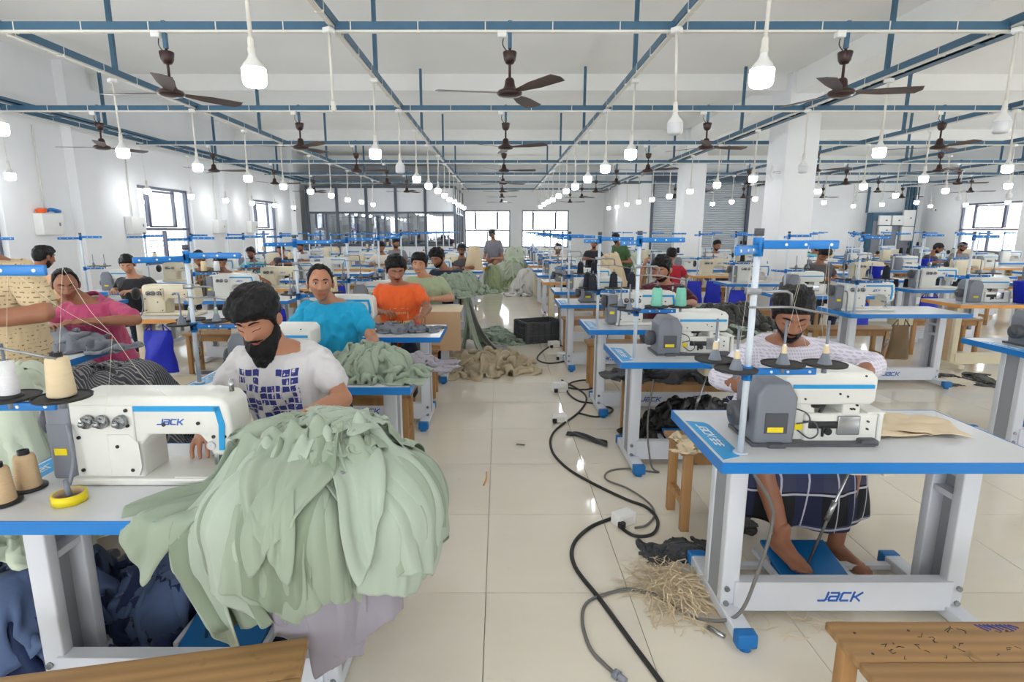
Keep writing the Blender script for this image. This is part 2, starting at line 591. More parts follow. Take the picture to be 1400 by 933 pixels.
    for x in SH:
        m = MB(); m.bb(x - 0.05, x + 0.05, YR - 0.02, YR + 0.16, 0, 3.35); obj('guide_rail', m.mesh('guide_rail', 'frame_dark'), t)
    m = MB(); m.rbox(((SH[0] + SH[1]) / 2, YR - 0.05, 3.4), (SH[1] - SH[0] + 0.1, 0.36, 0.32), 0.03); obj('shutter_box', m.mesh('shutter_box', 'frame_dark'), t)
    # glass partition
    YP, XA, XB, ZT = 19.8, XL + 0.35, -1.53, 3.04
    t = thing('glass_partition', 'office partition of dark frames, white upper panels and glass in front of the rear wall', 'partition')
    N = 5; w = (XB - XA) / N
    for i in range(N + 1):
        x = XA + w * i
        m = MB(); m.bb(x - 0.045, x + 0.045, YP - 0.05, YP + 0.05, 0, ZT); obj('post', m.mesh('post', 'frame_dark'), t)
    for z in (1.06, 2.16, ZT - 0.03):
        m = MB(); m.bb(XA, XB, YP - 0.035, YP + 0.035, z - 0.035, z + 0.035); obj('rail', m.mesh('rail', 'frame_dark'), t)
    for i in range(N):
        a, b = XA + w * i + 0.04, XA + w * (i + 1) - 0.04
        m = MB(); m.bb(a, b, YP - 0.01, YP + 0.01, 2.19, ZT - 0.06); obj('upper_panel', m.mesh('upper_panel', 'panel_white'), t)
        m = MB(); m.bb(a, b, YP - 0.004, YP + 0.004, 1.09, 2.13); obj('pane', m.mesh('pane', 'partition_glass'), t)
        m = MB(); m.bb(a, b, YP - 0.01, YP + 0.01, 0.02, 1.03); obj('lower_panel', m.mesh('lower_panel', 'panel_white'), t)
        m = MB(); x = (a + b) / 2 + 0.1 * (-1) ** i; m.bb(x - 0.025, x + 0.025, YP - 0.02, YP + 0.02, 1.09, 2.13); obj('sash_bar', m.mesh('sash_bar', 'frame_grey'), t)
    for i in range(1, 5):
        y = YP + i * 1.0
        m = MB(); m.bb(XB - 0.04, XB + 0.04, y - 0.045, y + 0.045, 0, ZT); obj('post', m.mesh('post', 'frame_dark'), t)
    for z in (1.06, 2.16, ZT - 0.03):
        m = MB(); m.bb(XB - 0.03, XB + 0.03, YP, YF, z - 0.035, z + 0.035); obj('rail', m.mesh('rail', 'frame_dark'), t)
    for i in range(4):
        m = MB(); m.bb(XB - 0.004, XB + 0.004, YP + i + 0.05, YP + i + 0.95, 1.09, 2.13); obj('pane', m.mesh('pane', 'partition_glass'), t)
        m = MB(); m.bb(XB - 0.008, XB + 0.008, YP + i + 0.05, YP + i + 0.95, 2.19, ZT - 0.06); obj('upper_panel', m.mesh('upper_panel', 'panel_white'), t)
        m = MB(); m.bb(XB - 0.008, XB + 0.008, YP + i + 0.05, YP + i + 0.95, 0.02, 1.03); obj('lower_panel', m.mesh('lower_panel', 'panel_white'), t)
    # shelves of cloth seen through the partition glass
    rnd = random.Random(4)
    for s in range(3):
        x0 = -6.3 + s * 1.6
        t = thing('storage_rack', ('grey rack of folded cloth behind the partition glass, nearest the windows', 'grey rack of folded cloth behind the middle of the partition glass', 'grey rack of folded cloth behind the partition glass beside its corner')[s], 'rack', (x0 + 0.7, 21.9, 0))
        for x in (-0.68, 0.68):
            m = MB(); m.bb(x - 0.02, x + 0.02, -0.25, 0.25, 0, 2.1); obj('upright', m.mesh('upright', 'frame_dark'), t)
        for z in (0.3, 0.9, 1.5, 2.05):
            m = MB(); m.bb(-0.68, 0.68, -0.25, 0.25, z - 0.015, z + 0.015); obj('shelf', m.mesh('shelf', 'frame_grey'), t)
        for z in (0.915, 1.515):
            for q in range(4):
                h = rnd.uniform(0.2, 0.45); x = -0.5 + q * 0.33
                c = rnd.choice(['machine_dark', 'bag_blue', 'machine_grey', 'cone_white', 'frame_dark'])
                m = MB(); m.rbox((0, 0, h / 2), (0.29, 0.36, h), 0.03)
                o = obj('folded_cloth_stack', m.mesh('folded_cloth_stack', c), None, (x0 + 0.7 + x, 21.9, z))
                tag(o, '%s cloth stack, %s on the %s shelf of the %s rack behind glass' % ({'machine_dark': 'charcoal', 'bag_blue': 'blue', 'machine_grey': 'grey', 'cone_white': 'white', 'frame_dark': 'slate'}[c], ORD[q], 'lower' if z < 1 else 'upper', ORD[s]), 'cloth', 'folded cloth behind the partition')
build_room()

# ---------------------------------------------------------------- ceiling services
PZ = 3.12
CROSSY = [1.75, 4.76, 7.74, 10.69, 13.52, 16.35, 19.1, 22.3]
LONGX = [-6.45, -3.93, -1.29, 1.38, 3.96, 6.62, 9.25, 11.9, 14.5]
def build_channels():
    def channel(a, b, along, wide=0.06):
        t = MB(); c = MB()
        L = b - a
        if along == 'X':
            t.bb(a, b, -0.02, 0.02, -0.03, 0.03)
            c.bb(a, b, -0.022, 0.014, -0.047, -0.0305)
            k = a + 0.2
            while k < b:
                c.bb(k - 0.004, k + 0.004, -0.0225, 0.0225, -0.05, 0.033); k += 0.52
        else:
            t.bb(-wide / 2, wide / 2, a, b, -0.03, 0.03)
            if wide > 0.1:
                t.bb(-wide / 2, -wide / 2 + 0.01, a, b, 0.03, 0.07); t.bb(wide / 2 - 0.01, wide / 2, a, b, 0.03, 0.07)
            c.bb(-0.018, 0.018, a, b, -0.047, -0.0305)
            k = a + 0.2
            while k < b:
                c.bb(-wide / 2 - 0.003, wide / 2 + 0.003, k - 0.004, k + 0.004, -0.05, 0.033); k += 0.52
        return t, c
    for i, y in enumerate(CROSSY):
        xr = XR - 0.05
        xl = XL + 0.35
        if y > 19.5:
            xl = -1.45; xr = XS - 0.05
        lb = '%s blue steel channel crossing the ceiling, counted from the nearest' % ORD[i - 1] if i else 'blue steel channel crossing the ceiling above the camera'
        o = thing('overhead_channel', lb, 'ceiling channel', (0, y, PZ), 0, 'blue ceiling channels across the room')
        t, c = channel(xl, xr, 'X')
        obj('steel_channel', t.mesh('steel_channel', 'steel_blue'), o)
        obj('cable_trunking', c.mesh('cable_trunking', 'pvc'), o)
    for i, x in enumerate(LONGX):
        yb = 19.7 if x < -1.6 else (YF - 0.05 if x < XS else YR - 0.05)
        o = thing('overhead_channel', '%s blue steel channel running away from the camera, counted from the window wall' % ORD[i], 'ceiling channel', (x, 0, PZ + 0.03), 0, 'blue ceiling channels along the room')
        t, c = channel(-1.5, yb, 'Y', 0.06)
        obj('steel_channel', t.mesh('steel_channel', 'steel_blue'), o)
        obj('cable_trunking', c.mesh('cable_trunking', 'pvc'), o)
        if i in (0, 4, 8):
            m = MB(); dx = 0.24
            m.bb(dx - 0.05, dx + 0.05, -1.5, yb, 0.0, 0.012); m.bb(dx - 0.05, dx - 0.04, -1.5, yb, 0, 0.05); m.bb(dx + 0.04, dx + 0.05, -1.5, yb, 0, 0.05)
            k = 0.5
            while k < yb:
                m.bb(0.0, dx, k - 0.02, k + 0.02, -0.005, 0.01); k += 1.6
            obj('cable_tray', m.mesh('cable_tray', 'steel_blue'), o)
    rod = cached('rod', lambda: MB().bb(-0.02, 0.02, -0.02, 0.02, PZ, ZC).mesh('hanger_rod', 'steel_blue'))
    for x in LONGX:
        for y in (2.6, 6.2, 9.75, 13.4, 17.05):
            o = obj('hanger_rod', rod, None, (x, y + (0.12 if x == LONGX[2] else 0), 0))
            tag(o, '%s blue hanger rod from the camera on the %s lengthwise ceiling channel' % (ORD[(2.6, 6.2, 9.75, 13.4, 17.05).index(y)], ORD[LONGX.index(x)]), 'hanger rod', 'blue hanger rods')
build_channels()

def pendant_meshes():
    rose = MB(); rose.rbox((0, 0, -0.02), (0.07, 0.07, 0.04), 0.008)
    holder = MB(); holder.lathe([(0.001, 0.135), (0.014, 0.135), (0.018, 0.12), (0.018, 0.085), (0.021, 0.08), (0.021, 0.06), (0.016, 0.058), (0.016, 0.05)], n=14)
    body = MB(); body.lathe([(0.018, 0.06), (0.02, 0.045), (0.03, 0.025), (0.046, 0.008), (0.057, -0.012), (0.061, -0.02)], n=20)
    dif = MB(); dif.lathe([(0.061, -0.02), (0.062, -0.05), (0.06, -0.085), (0.055, -0.1), (0.045, -0.108), (0.02, -0.112), (0.0, -0.112)], n=20)
    return (rose.mesh('ceiling_rose', 'plastic_white'), holder.mesh('lamp_holder', 'pvc'), body.mesh('bulb_body', 'plastic_white'),
            dif.mesh('bulb_diffuser', 'bulb_glow'), dif.mesh('bulb_diffuser', 'bulb_off'))
def build_pendants():
    rose, holder, body, dif, dif_off = pendant_meshes()
    rn = random.Random(3)
    names = ['the window wall', 'the inner window-side row', 'the seated men beside the aisle', 'the row across the aisle',
             'the row before the columns', 'the first row past the columns', 'the second row past the columns', 'the third row past the columns', 'the far side wall']
    off = {(2, 3): 1, (3, 1): 1, (4, 1): 1, (4, 3): 1, (2, 1): 2, (3, 12): 1, (5, 1): 1}
    for i, x in enumerate(LONGX):
        for k in range(-1, 13):
            y = 3.2 + 1.485 * k
            if i == 0:
                y = 1.75 + 1.49 * k
                if k == 5:
                    continue
            if x < -1.6 and y > 19.3:
                continue
            if x > XS and y > YR - 0.6:
                continue
            if x > 3 and y < 2.5:
                continue
            st = off.get((i, k), 0)
            if i >= 5 and rn.random() < 0.08:
                st = 1
            zb = 2.42 + rn.uniform(-0.015, 0.015) - (0.1 if i == 0 else 0)
            if st == 0:
                lb = '%s hanging bulb from the camera, lit, above %s' % (ORD[k + 1], names[i])
            elif st == 1:
                lb = '%s hanging bulb from the camera, unlit, above %s' % (ORD[k + 1], names[i])
            else:
                lb = 'bare white lamp stem without a bulb above ' + names[i]
            t = thing('pendant_bulb', lb, 'hanging bulb', (x + rn.uniform(-0.01, 0.01), y, zb), rn.uniform(0, 6), 'LED bulbs hanging in rows')
            t.rotation_euler = (rn.uniform(-0.03, 0.03), rn.uniform(-0.03, 0.03), rn.uniform(0, 6))
            L = PZ - 0.03 - zb
            st_me = cached(('stem', round(L, 2), i == 0), lambda: MB().cyl((0, 0, 0.13), (0, 0, L), 0.004 if i == 0 else 0.011, n=8).mesh('stem', 'pvc'))
            obj('stem', st_me, t)
            obj('ceiling_rose', rose, t, (0, 0, L))
            obj('lamp_holder', holder, t)
            if st < 2:
                obj('bulb_body', body, t)
                obj('bulb_diffuser', dif if st == 0 else dif_off, t)
build_pendants()

def build_fans():
    rod = MB(); rod.cyl((0, 0, 0), (0, 0, -0.42), 0.011, n=10)
    up = MB(); up.rbox((0, 0, -0.06), (0.03, 0.03, 0.2), 0.004)
    cup = MB(); cup.lathe([(0.0, -0.185), (0.052, -0.183), (0.055, -0.19), (0.046, -0.245), (0.03, -0.27), (0.014, -0.275)], n=20)
    mot = MB(); mot.lathe([(0.013, -0.37), (0.026, -0.375), (0.036, -0.39), (0.042, -0.43), (0.055, -0.455), (0.09, -0.468), (0.1, -0.482), (0.1, -0.495), (0.085, -0.506), (0.05, -0.514), (0.0, -0.516)], n=28)
    bl = MB(); bl.add([(0.09, -0.03, -0.478), (0.17, -0.04, -0.475), (0.3, -0.062, -0.47), (0.56, -0.072, -0.468), (0.585, 0.0, -0.478), (0.56, 0.066, -0.488), (0.3, 0.058, -0.49), (0.17, 0.036, -0.486), (0.09, 0.025, -0.484)]
           + [(0.09, -0.03, -0.482), (0.17, -0.04, -0.479), (0.3, -0.062, -0.474), (0.56, -0.072, -0.472), (0.585, 0.0, -0.482), (0.56, 0.066, -0.492), (0.3, 0.058, -0.494), (0.17, 0.036, -0.49), (0.09, 0.025, -0.488)],
           [tuple(range(9)), tuple(range(17, 8, -1))] + [(i, 9 + i, 9 + (i + 1) % 9, (i + 1) % 9) for i in range(9)], False)
    box = MB(); box.rbox((-0.06, -0.01, -0.06), (0.07, 0.05, 0.05), 0.006)
    wire = MB(); wire.tube(spline([(-0.05, 0, -0.08), (-0.055, 0, -0.13), (-0.03, -0.005, -0.17), (0, 0, -0.19)], 5), 0.004, 6)
    me = dict(downrod=rod.mesh('downrod', 'fan_brown'), hook_plate=up.mesh('hook_plate', 'steel_blue'), canopy_cup=cup.mesh('canopy_cup', 'fan_brown'), motor=mot.mesh('motor', 'fan_brown'),
              wiring_box=box.mesh('wiring_box', 'plastic_white'), wire=wire.mesh('wire', 'cable_black'))
    blade = bl.mesh('fan_blade', 'fan_blade')
    rn = random.Random(11)
    for j, y in enumerate(CROSSY[1:]):
        for x in (-5.2, -2.6, 0.08, 2.7, 5.75, 8.0, 10.6, 13.2):
            if y > 19.5 and (x < -1 or x > 3):
                continue
            if x < -4 and j < 1:
                continue
            if y > 18.5 and x < -1:
                continue
            if x == 0.08:
                lb = 'brown three-bladed ceiling fan over the central aisle, %s counted from the camera' % ORD[j]
            else:
                lb = 'brown ceiling fan on the %s cross channel, over the %s' % (ORD[j], {-5.2: 'window-side machines', -2.6: 'inner window-side row', 2.7: 'row across the aisle', 5.75: 'column line', 8.0: 'first row past the columns', 10.6: 'second row past the columns', 13.2: 'row by the electrical cabinet'}[x])
            t = thing('ceiling_fan', lb, 'ceiling fan', (x, y - 0.0, PZ), 0, 'brown ceiling fans')
            for k, m in me.items():
                obj(k, m, t)
            a = rn.uniform(0, 2.09)
            for b in range(3):
                obj('fan_blade', blade, t, None, (0, 0, a + b * 2 * PI / 3))
build_fans()
# ---------------------------------------------------------------- sewing stations
def stroke_poly(mb, pts, w, to3, th=0.0015):
    """flat thick polyline in 2D mapped to 3D by to3(x,y,depth)"""
    for a, b in zip(pts[:-1], pts[1:]):
        ax, ay = a; bx, by = b
        L = math.hypot(bx - ax, by - ay)
        if L < 1e-9:
            continue
        ux, uy = (bx - ax) / L, (by - ay) / L
        ax -= ux * w / 2; ay -= uy * w / 2; bx += ux * w / 2; by += uy * w / 2
        nx, ny = -uy * w / 2, ux * w / 2
        q = [(ax + nx, ay + ny), (ax - nx, ay - ny), (bx - nx, by - ny), (bx + nx, by + ny)]
        vs = [to3(x, y, 0) for x, y in q] + [to3(x, y, th) for x, y in q]
        mb.add(vs, [(0, 1, 2, 3), (7, 6, 5, 4), (0, 4, 5, 1), (1, 5, 6, 2), (2, 6, 7, 3), (3, 7, 4, 0)], False)

LOGO = {'j': [[(0.0, 0.06), (0.62, 0.06), (0.75, 0.2), (0.75, 1.0)]],
        'a': [[(1.1, 0.97), (1.85, 0.97), (1.95, 0.85), (1.95, 0.06), (1.15, 0.06), (1.06, 0.2), (1.06, 0.42), (1.15, 0.54), (1.95, 0.54)]],
        'c': [[(3.1, 0.97), (2.4, 0.97), (2.28, 0.85), (2.28, 0.18), (2.4, 0.06), (3.1, 0.06)]],
        'k': [[(3.5, 0.0), (3.5, 1.03)], [(3.55, 0.5), (3.8, 0.5), (4.35, 0.98)], [(3.8, 0.5), (4.35, 0.05)]]}
def logo(mb, h, to3, x0=0.0, y0=0.0, bold=0.2, cjk=False):
    sh = 0.28
    strokes = [s for k in 'jack' for s in LOGO[k]]
    if cjk:
        for ox in (5.0, 6.3):
            strokes += [[(ox, 0.85), (ox + 1.0, 0.85)], [(ox + 0.5, 1.0), (ox + 0.5, 0.0)], [(ox, 0.45), (ox + 1, 0.45)], [(ox + 0.1, 0.05), (ox + 0.9, 0.05)]]
    for s in strokes:
        stroke_poly(mb, [((x + sh * y) * h + x0, y * h + y0) for x, y in s], h * bold * (1 if not cjk else 0.8), to3)

def table_meshes(kind):
    j = kind == 'jack'
    W, FI, CAP, EDGE = ('frame_white', 'frame_inner', 'cap_blue', 'table_blue') if j else ('machine_cream', 'cone_tan', 'black_plastic', 'orange_edge')
    M = {}
    m = MB(); m.bb(-0.597, 0.597, -0.297, 0.297, 0.722, 0.76); M['tabletop'] = m.mesh('tabletop', 'table_white')
    m = MB(); z0, z1 = 0.72, 0.7606
    m.bb(-0.6, 0.6, -0.302, -0.297, z0, z1); m.bb(-0.6, 0.6, 0.297, 0.302, z0, z1)
    m.bb(-0.602, -0.597, -0.302, 0.302, z0, z1); m.bb(0.597, 0.602, -0.302, 0.302, z0, z1)
    M['edge_band'] = m.mesh('edge_band', EDGE)
    m = MB()
    for y in (-0.105, 0.045):
        m.mi = 0; m.rbox((0, y, 0.4), (0.07, 0.045, 0.66), 0.006)
    m.mi = 1; m.bb(0.02, 0.03, -0.09, 0.03, 0.07, 0.72)
    m.mi = 0
    for z in (0.52, 0.62):
        m.bb(-0.03, 0.025, -0.085, 0.025, z - 0.012, z + 0.012)
    m.mi = 0; m.bb(-0.04, 0.04, -0.16, 0.1, 0.705, 0.72)
    M['leg'] = m.mesh('leg', W, FI)
    m = MB(); m.rbox((0, 0, 0.045), (0.07, 0.5, 0.05), 0.006); M['foot'] = m.mesh('foot', W)
    m = MB(); m.rbox((0, 0, 0.045), (0.078, 0.05, 0.058), 0.008); m.cyl((0, 0, 0), (0, 0, 0.03), 0.022, n=12); M['foot_cap'] = m.mesh('foot_cap', CAP)
    m = MB(); m.bb(-0.44, 0.44, -0.137, -0.125, 0.05, 0.178); m.bb(-0.44, 0.44, -0.126, -0.085, 0.166, 0.178); m.bb(-0.44, 0.44, -0.126, -0.085, 0.05, 0.062)
    M['crossbar'] = m.mesh('crossbar', W)
    m = MB()
    for x in (-0.47, 0.47):
        for z in (0.08, 0.145):
            m.cyl((x, -0.128, z), (x, -0.138, z), 0.011, n=8)
    M['bolts'] = m.mesh('bolts', 'steel')
    if j:
        m = MB(); logo(m, 0.038, lambda x, y, d: (x, -0.1372 - d, y), -0.1, 0.095); M['crossbar_logo'] = m.mesh('crossbar_logo', 'logo_blue')
        m = MB(); m.prism([(-0.585, -0.27), (-0.515, -0.24), (-0.5, -0.2), (-0.5, 0.1), (-0.515, 0.13), (-0.585, 0.15)], 0.76, 0.7612, axis='Z'); M['logo_sticker'] = m.mesh('logo_sticker', 'label_blue')
        m = MB(); logo(m, 0.032, lambda x, y, d: (-0.56 + y, 0.1 - x, 0.7613 + d), 0, 0, 0.18, True); M['sticker_logo'] = m.mesh('sticker_logo', 'plastic_white')
    m = MB(); m.rbox((0, 0.0, 0.09), (0.3, 0.24, 0.018), 0.004, (0.22, 0, 0)); m.bb(-0.14, 0.14, -0.02, 0.02, 0.035, 0.08)
    M['treadle'] = m.mesh('treadle', 'cap_blue' if j else 'machine_dark')
    m = MB(); m.bb(-0.44, 0.44, 0.02, 0.055, 0.028, 0.05); m.bb(-0.175, -0.155, -0.1, 0.13, 0.05, 0.075); m.bb(0.155, 0.175, -0.1, 0.13, 0.05, 0.075)
    M['treadle_frame'] = m.mesh('treadle_frame', W)
    m = MB(); m.rbox((0.06, -0.02, 0.665), (0.12, 0.14, 0.1), 0.01); m.rbox((0.15, -0.08, 0.66), (0.05, 0.03, 0.09), 0.006)
    M['control_box'] = m.mesh('control_box', 'machine_cream')
    m = MB(); m.cyl((0.06, 0.0, 0.63), (-0.05, 0.06, 0.1), 0.006, n=8); m.cyl((0.0, 0.03, 0.36), (0.02, 0.02, 0.45), 0.011, n=8)
    M['pedal_rod'] = m.mesh('pedal_rod', 'steel')
    return M

def make_table(kind, x, y, label, group, detail=2, name='sewing_table'):
    M = cached(('table', kind), lambda: table_meshes(kind))
    t = thing(name, label, 'sewing table', (x, y, 0), 0, group)
    obj('tabletop', M['tabletop'], t); obj('edge_band', M['edge_band'], t)
    for sx in (-0.455, 0.455):
        lg = obj('leg', M['leg'], t, (sx, 0, 0), (0, 0, 0), (1 if sx > 0 else -1, 1, 1))
        if detail > 0:
            ft = obj('foot', M['foot'], t, (sx, -0.02, 0))
            if detail > 1:
                for sy in (-0.27, 0.27):
                    obj('foot_cap', M['foot_cap'], ft, (0, sy, 0))
    cb = obj('crossbar', M['crossbar'], t)
    if detail > 0 and 'crossbar_logo' in M:
        obj('crossbar_logo', M['crossbar_logo'], cb)['label'] = 'blue slanted JACK lettering'
    if detail > 1:
        obj('bolts', M['bolts'], cb)['kind'] = 'stuff'
        obj('treadle', M['treadle'], t, (0, 0.16, 0)); obj('treadle_frame', M['treadle_frame'], t, (0, 0.16, 0))
        obj('control_box', M['control_box'], t); obj('pedal_rod', M['pedal_rod'], t)
        if 'logo_sticker' in M:
            s = obj('logo_sticker', M['logo_sticker'], t); s['label'] = 'light blue sticker with white JACK lettering'
            obj('sticker_logo', M['sticker_logo'], s)
    return t

def lock_meshes(cream):
    A, B = ('machine_cream', 'machine_cream') if cream else ('machine_white', 'machine_grey')
    M = {}
    poly = [(-0.22, 0.0), (-0.02, 0.0), (0.0, 0.02), (0.0, 0.13), (0.03, 0.165), (0.19, 0.165), (0.215, 0.13), (0.225, 0.095), (0.28, 0.095), (0.3, 0.13), (0.29, 0.26), (0.27, 0.285), (0.2, 0.295), (-0.2, 0.295), (-0.22, 0.275)]
    m = MB(); m.prism(poly, -0.075, 0.065, 0.012)
    m.prism([(-0.21, 0.03), (-0.015, 0.03), (-0.01, 0.265), (-0.21, 0.265)], -0.083, -0.07, 0.004)
    M['arm'] = m.mesh('arm', A)
    m = MB(); m.prism([(-0.1, 0.03), (-0.012, 0.03), (0.0, 0.06), (-0.002, 0.14), (-0.03, 0.17), (-0.1, 0.17)], -0.0855, -0.082, 0.002); M['side_cover'] = m.mesh('side_cover', A)
    m = MB(); m.rbox((0.04, 0.0, 0.012), (0.54, 0.19, 0.024), 0.006); m.bb(0.1, 0.27, -0.085, -0.02, 0.024, 0.026); M['bed'] = m.mesh('bed', 'machine_white' if not cream else 'machine_cream')
    m = MB(); m.rbox((-0.262, -0.005, 0.135), (0.085, 0.13, 0.25), 0.014); m.bb(-0.3, -0.235, -0.072, -0.0695, 0.13, 0.2); M['motor_cover'] = m.mesh('motor_cover', B)
    m = MB(); m.lathe([(0.0, -0.345), (0.03, -0.345), (0.055, -0.338), (0.06, -0.325), (0.055, -0.31), (0.02, -0.303), (0.0, -0.303)], (0, 0, 0.2), 24, 'X'); M['handwheel'] = m.mesh('handwheel', 'machine_dark' if not cream else 'black_plastic')
    m = MB(); m.bb(-0.17, 0.262, -0.0795, -0.0745, 0.245, 0.262); m.prism([(0.245, 0.26), (0.262, 0.26), (0.275, 0.2), (0.268, 0.115), (0.25, 0.115), (0.256, 0.2)], -0.0795, -0.0745, 0)
    M['stripe'] = m.mesh('stripe', 'stripe_blue')
    m = MB()
    for x in (-0.15, -0.105, -0.045):
        m.lathe([(0.0, -0.125), (0.008, -0.125), (0.009, -0.112), (0.005, -0.11), (0.018, -0.108), (0.022, -0.1), (0.02, -0.094), (0.022, -0.09), (0.014, -0.084)], (x, 0, 0.215), 14, 'Y')
    M['tension_knobs'] = m.mesh('tension_knobs', 'steel')
    m = MB()
    for x, z in ((-0.19, 0.16), (-0.19, 0.05), (-0.03, 0.2), (-0.03, 0.25), (-0.07, 0.13), (-0.03, 0.05), (0.08, 0.2), (0.19, 0.205), (0.235, 0.16), (0.27, 0.16)):
        m.cyl((x, -0.07, z), (x, -0.088 if x < 0 else -0.079, z), 0.006, n=8)
    M['screws'] = m.mesh('screws', 'black_plastic')
    m = MB(); m.cyl((0.25, -0.02, 0.1), (0.25, -0.02, 0.04), 0.005, n=8); m.bb(0.235, 0.265, -0.035, -0.005, 0.03, 0.036); m.cyl((0.225, -0.08, 0.13), (0.225, -0.07, 0.13), 0.014, n=12); m.rbox((0.235, -0.06, 0.085), (0.02, 0.02, 0.05), 0.004)
    m.cyl((0.27, 0, 0.29), (0.27, 0, 0.33), 0.008, n=8)
    M['needle_assembly'] = m.mesh('needle_assembly', 'steel')
    m = MB(); m.bb(-0.285, -0.245, -0.073, -0.0705, 0.095, 0.118); M['warning_label'] = m.mesh('warning_label', 'yellow_label')
    m = MB(); m.tube(spline([(-0.22, -0.08, 0.2), (-0.205, -0.1, 0.19), (-0.2, -0.105, 0.1), (-0.21, -0.12, 0.03), (-0.22, -0.14, 0.0)], 5), 0.007, 8); M['cable'] = m.mesh('cable', 'machine_grey')
    m = MB(); logo(m, 0.018, lambda x, y, d: (x, -0.0752 - d, y), 0.06, 0.2, 0.2); M['arm_logo'] = m.mesh('arm_logo', 'logo_blue')
    return M

def over_meshes():
    M = {}
    m = MB()
    m.prism([(-0.24, 0.0), (-0.09, 0.0), (-0.085, 0.19), (-0.12, 0.25), (-0.21, 0.25), (-0.24, 0.2)], -0.12, 0.07, 0.012)
    M['belt_cover'] = m.mesh('belt_cover', 'machine_grey')
    m = MB(); m.prism([(-0.13, 0.155), (0.2, 0.155), (0.22, 0.17), (0.22, 0.26), (0.2, 0.285), (-0.1, 0.285), (-0.13, 0.26)], -0.1, 0.09, 0.012)
    m.prism([(-0.09, 0.0), (0.02, 0.0), (-0.0, 0.16), (-0.09, 0.16)], -0.08, 0.08, 0.008)
    m.prism([(0.1, 0.05), (0.165, 0.05), (0.17, 0.17), (0.1, 0.17)], -0.095, 0.06, 0.008)
    M['arm'] = m.mesh('arm', 'machine_white')
    m = MB(); m.rbox((0.1, -0.01, 0.06), (0.28, 0.17, 0.12), 0.01); m.bb(0.2, 0.27, -0.09, 0.05, 0.118, 0.124); m.rbox((0.262, -0.03, 0.06), (0.02, 0.1, 0.12), 0.004); M['bed'] = m.mesh('bed', 'machine_white')
    m = MB(); m.bb(-0.1, 0.205, -0.106, -0.098, 0.222, 0.236); M['stripe'] = m.mesh('stripe', 'stripe_blue')
    m = MB(); m.rbox((0.125, -0.1, 0.075), (0.085, 0.012, 0.075), 0.004); M['looper_cover'] = m.mesh('looper_cover', 'steel')
    m = MB(); m.rbox((0.03, -0.085, 0.075), (0.11, 0.03, 0.03), 0.006); m.cyl((0.0, -0.08, 0.075), (0.06, -0.08, 0.2), 0.006, n=8); m.rbox((0.01, -0.07, 0.17), (0.05, 0.05, 0.06), 0.01); m.cyl((0.05, -0.09, 0.05), (0.05, -0.105, 0.05), 0.014, n=12)
    m.cyl((0.03, -0.1, 0.03), (0.03, -0.1, 0.07), 0.005, n=6)
    M['thread_levers'] = m.mesh('thread_levers', 'black_plastic')
    m = MB(); m.lathe([(0.0, -0.305), (0.012, -0.305), (0.014, -0.298), (0.03, -0.298), (0.048, -0.292), (0.05, -0.28), (0.05, -0.255), (0.042, -0.24), (0.0, -0.24)], (0, -0.02, 0.1), 24, 'X'); M['handwheel'] = m.mesh('handwheel', 'machine_dark')
    m = MB(); m.rbox((-0.16, -0.12, 0.0), (0.07, 0.05, 0.03), 0.01); m.bb(-0.25, 0.22, -0.13, 0.1, -0.002, 0.012); m.rbox((0.2, -0.1, 0.012), (0.07, 0.06, 0.025), 0.01); M['oil_pan'] = m.mesh('oil_pan', 'machine_dark')
    m = MB(); m.bb(-0.205, -0.12, -0.124, -0.1195, 0.05, 0.13); M['spec_plate'] = m.mesh('spec_plate', 'machine_dark')
    m = MB(); m.bb(-0.195, -0.135, -0.1255, -0.1235, 0.055, 0.075); M['warning_label'] = m.mesh('warning_label', 'yellow_label')
    m = MB(); m.bb(-0.07, -0.02, -0.083, -0.08, 0.05, 0.075); M['yellow_label'] = m.mesh('yellow_label', 'yellow_label')
    m = MB(); m.tube(spline([(-0.08, -0.09, 0.14), (-0.05, -0.12, 0.13), (-0.04, -0.125, 0.1), (-0.08, -0.11, 0.085)], 6), 0.003, 6); m.tube(spline([(-0.06, -0.085, 0.05), (-0.03, -0.12, 0.03), (0.0, -0.12, 0.05), (-0.01, -0.11, 0.09), (-0.05, -0.1, 0.09)], 6), 0.003, 6); M['hoses'] = m.mesh('hoses', 'machine_dark')
    m = MB()
    for x, z in ((0.11, 0.19), (0.14, 0.14), (0.15, 0.155), (0.13, 0.14), (0.08, 0.2), (0.17, 0.27), (-0.05, 0.18), (0.2, 0.06), (0.2, 0.09)):
        m.cyl((x, -0.09, z), (x, -0.104, z), 0.004, n=8)
    M['screws'] = m.mesh('screws', 'black_plastic')
    return M

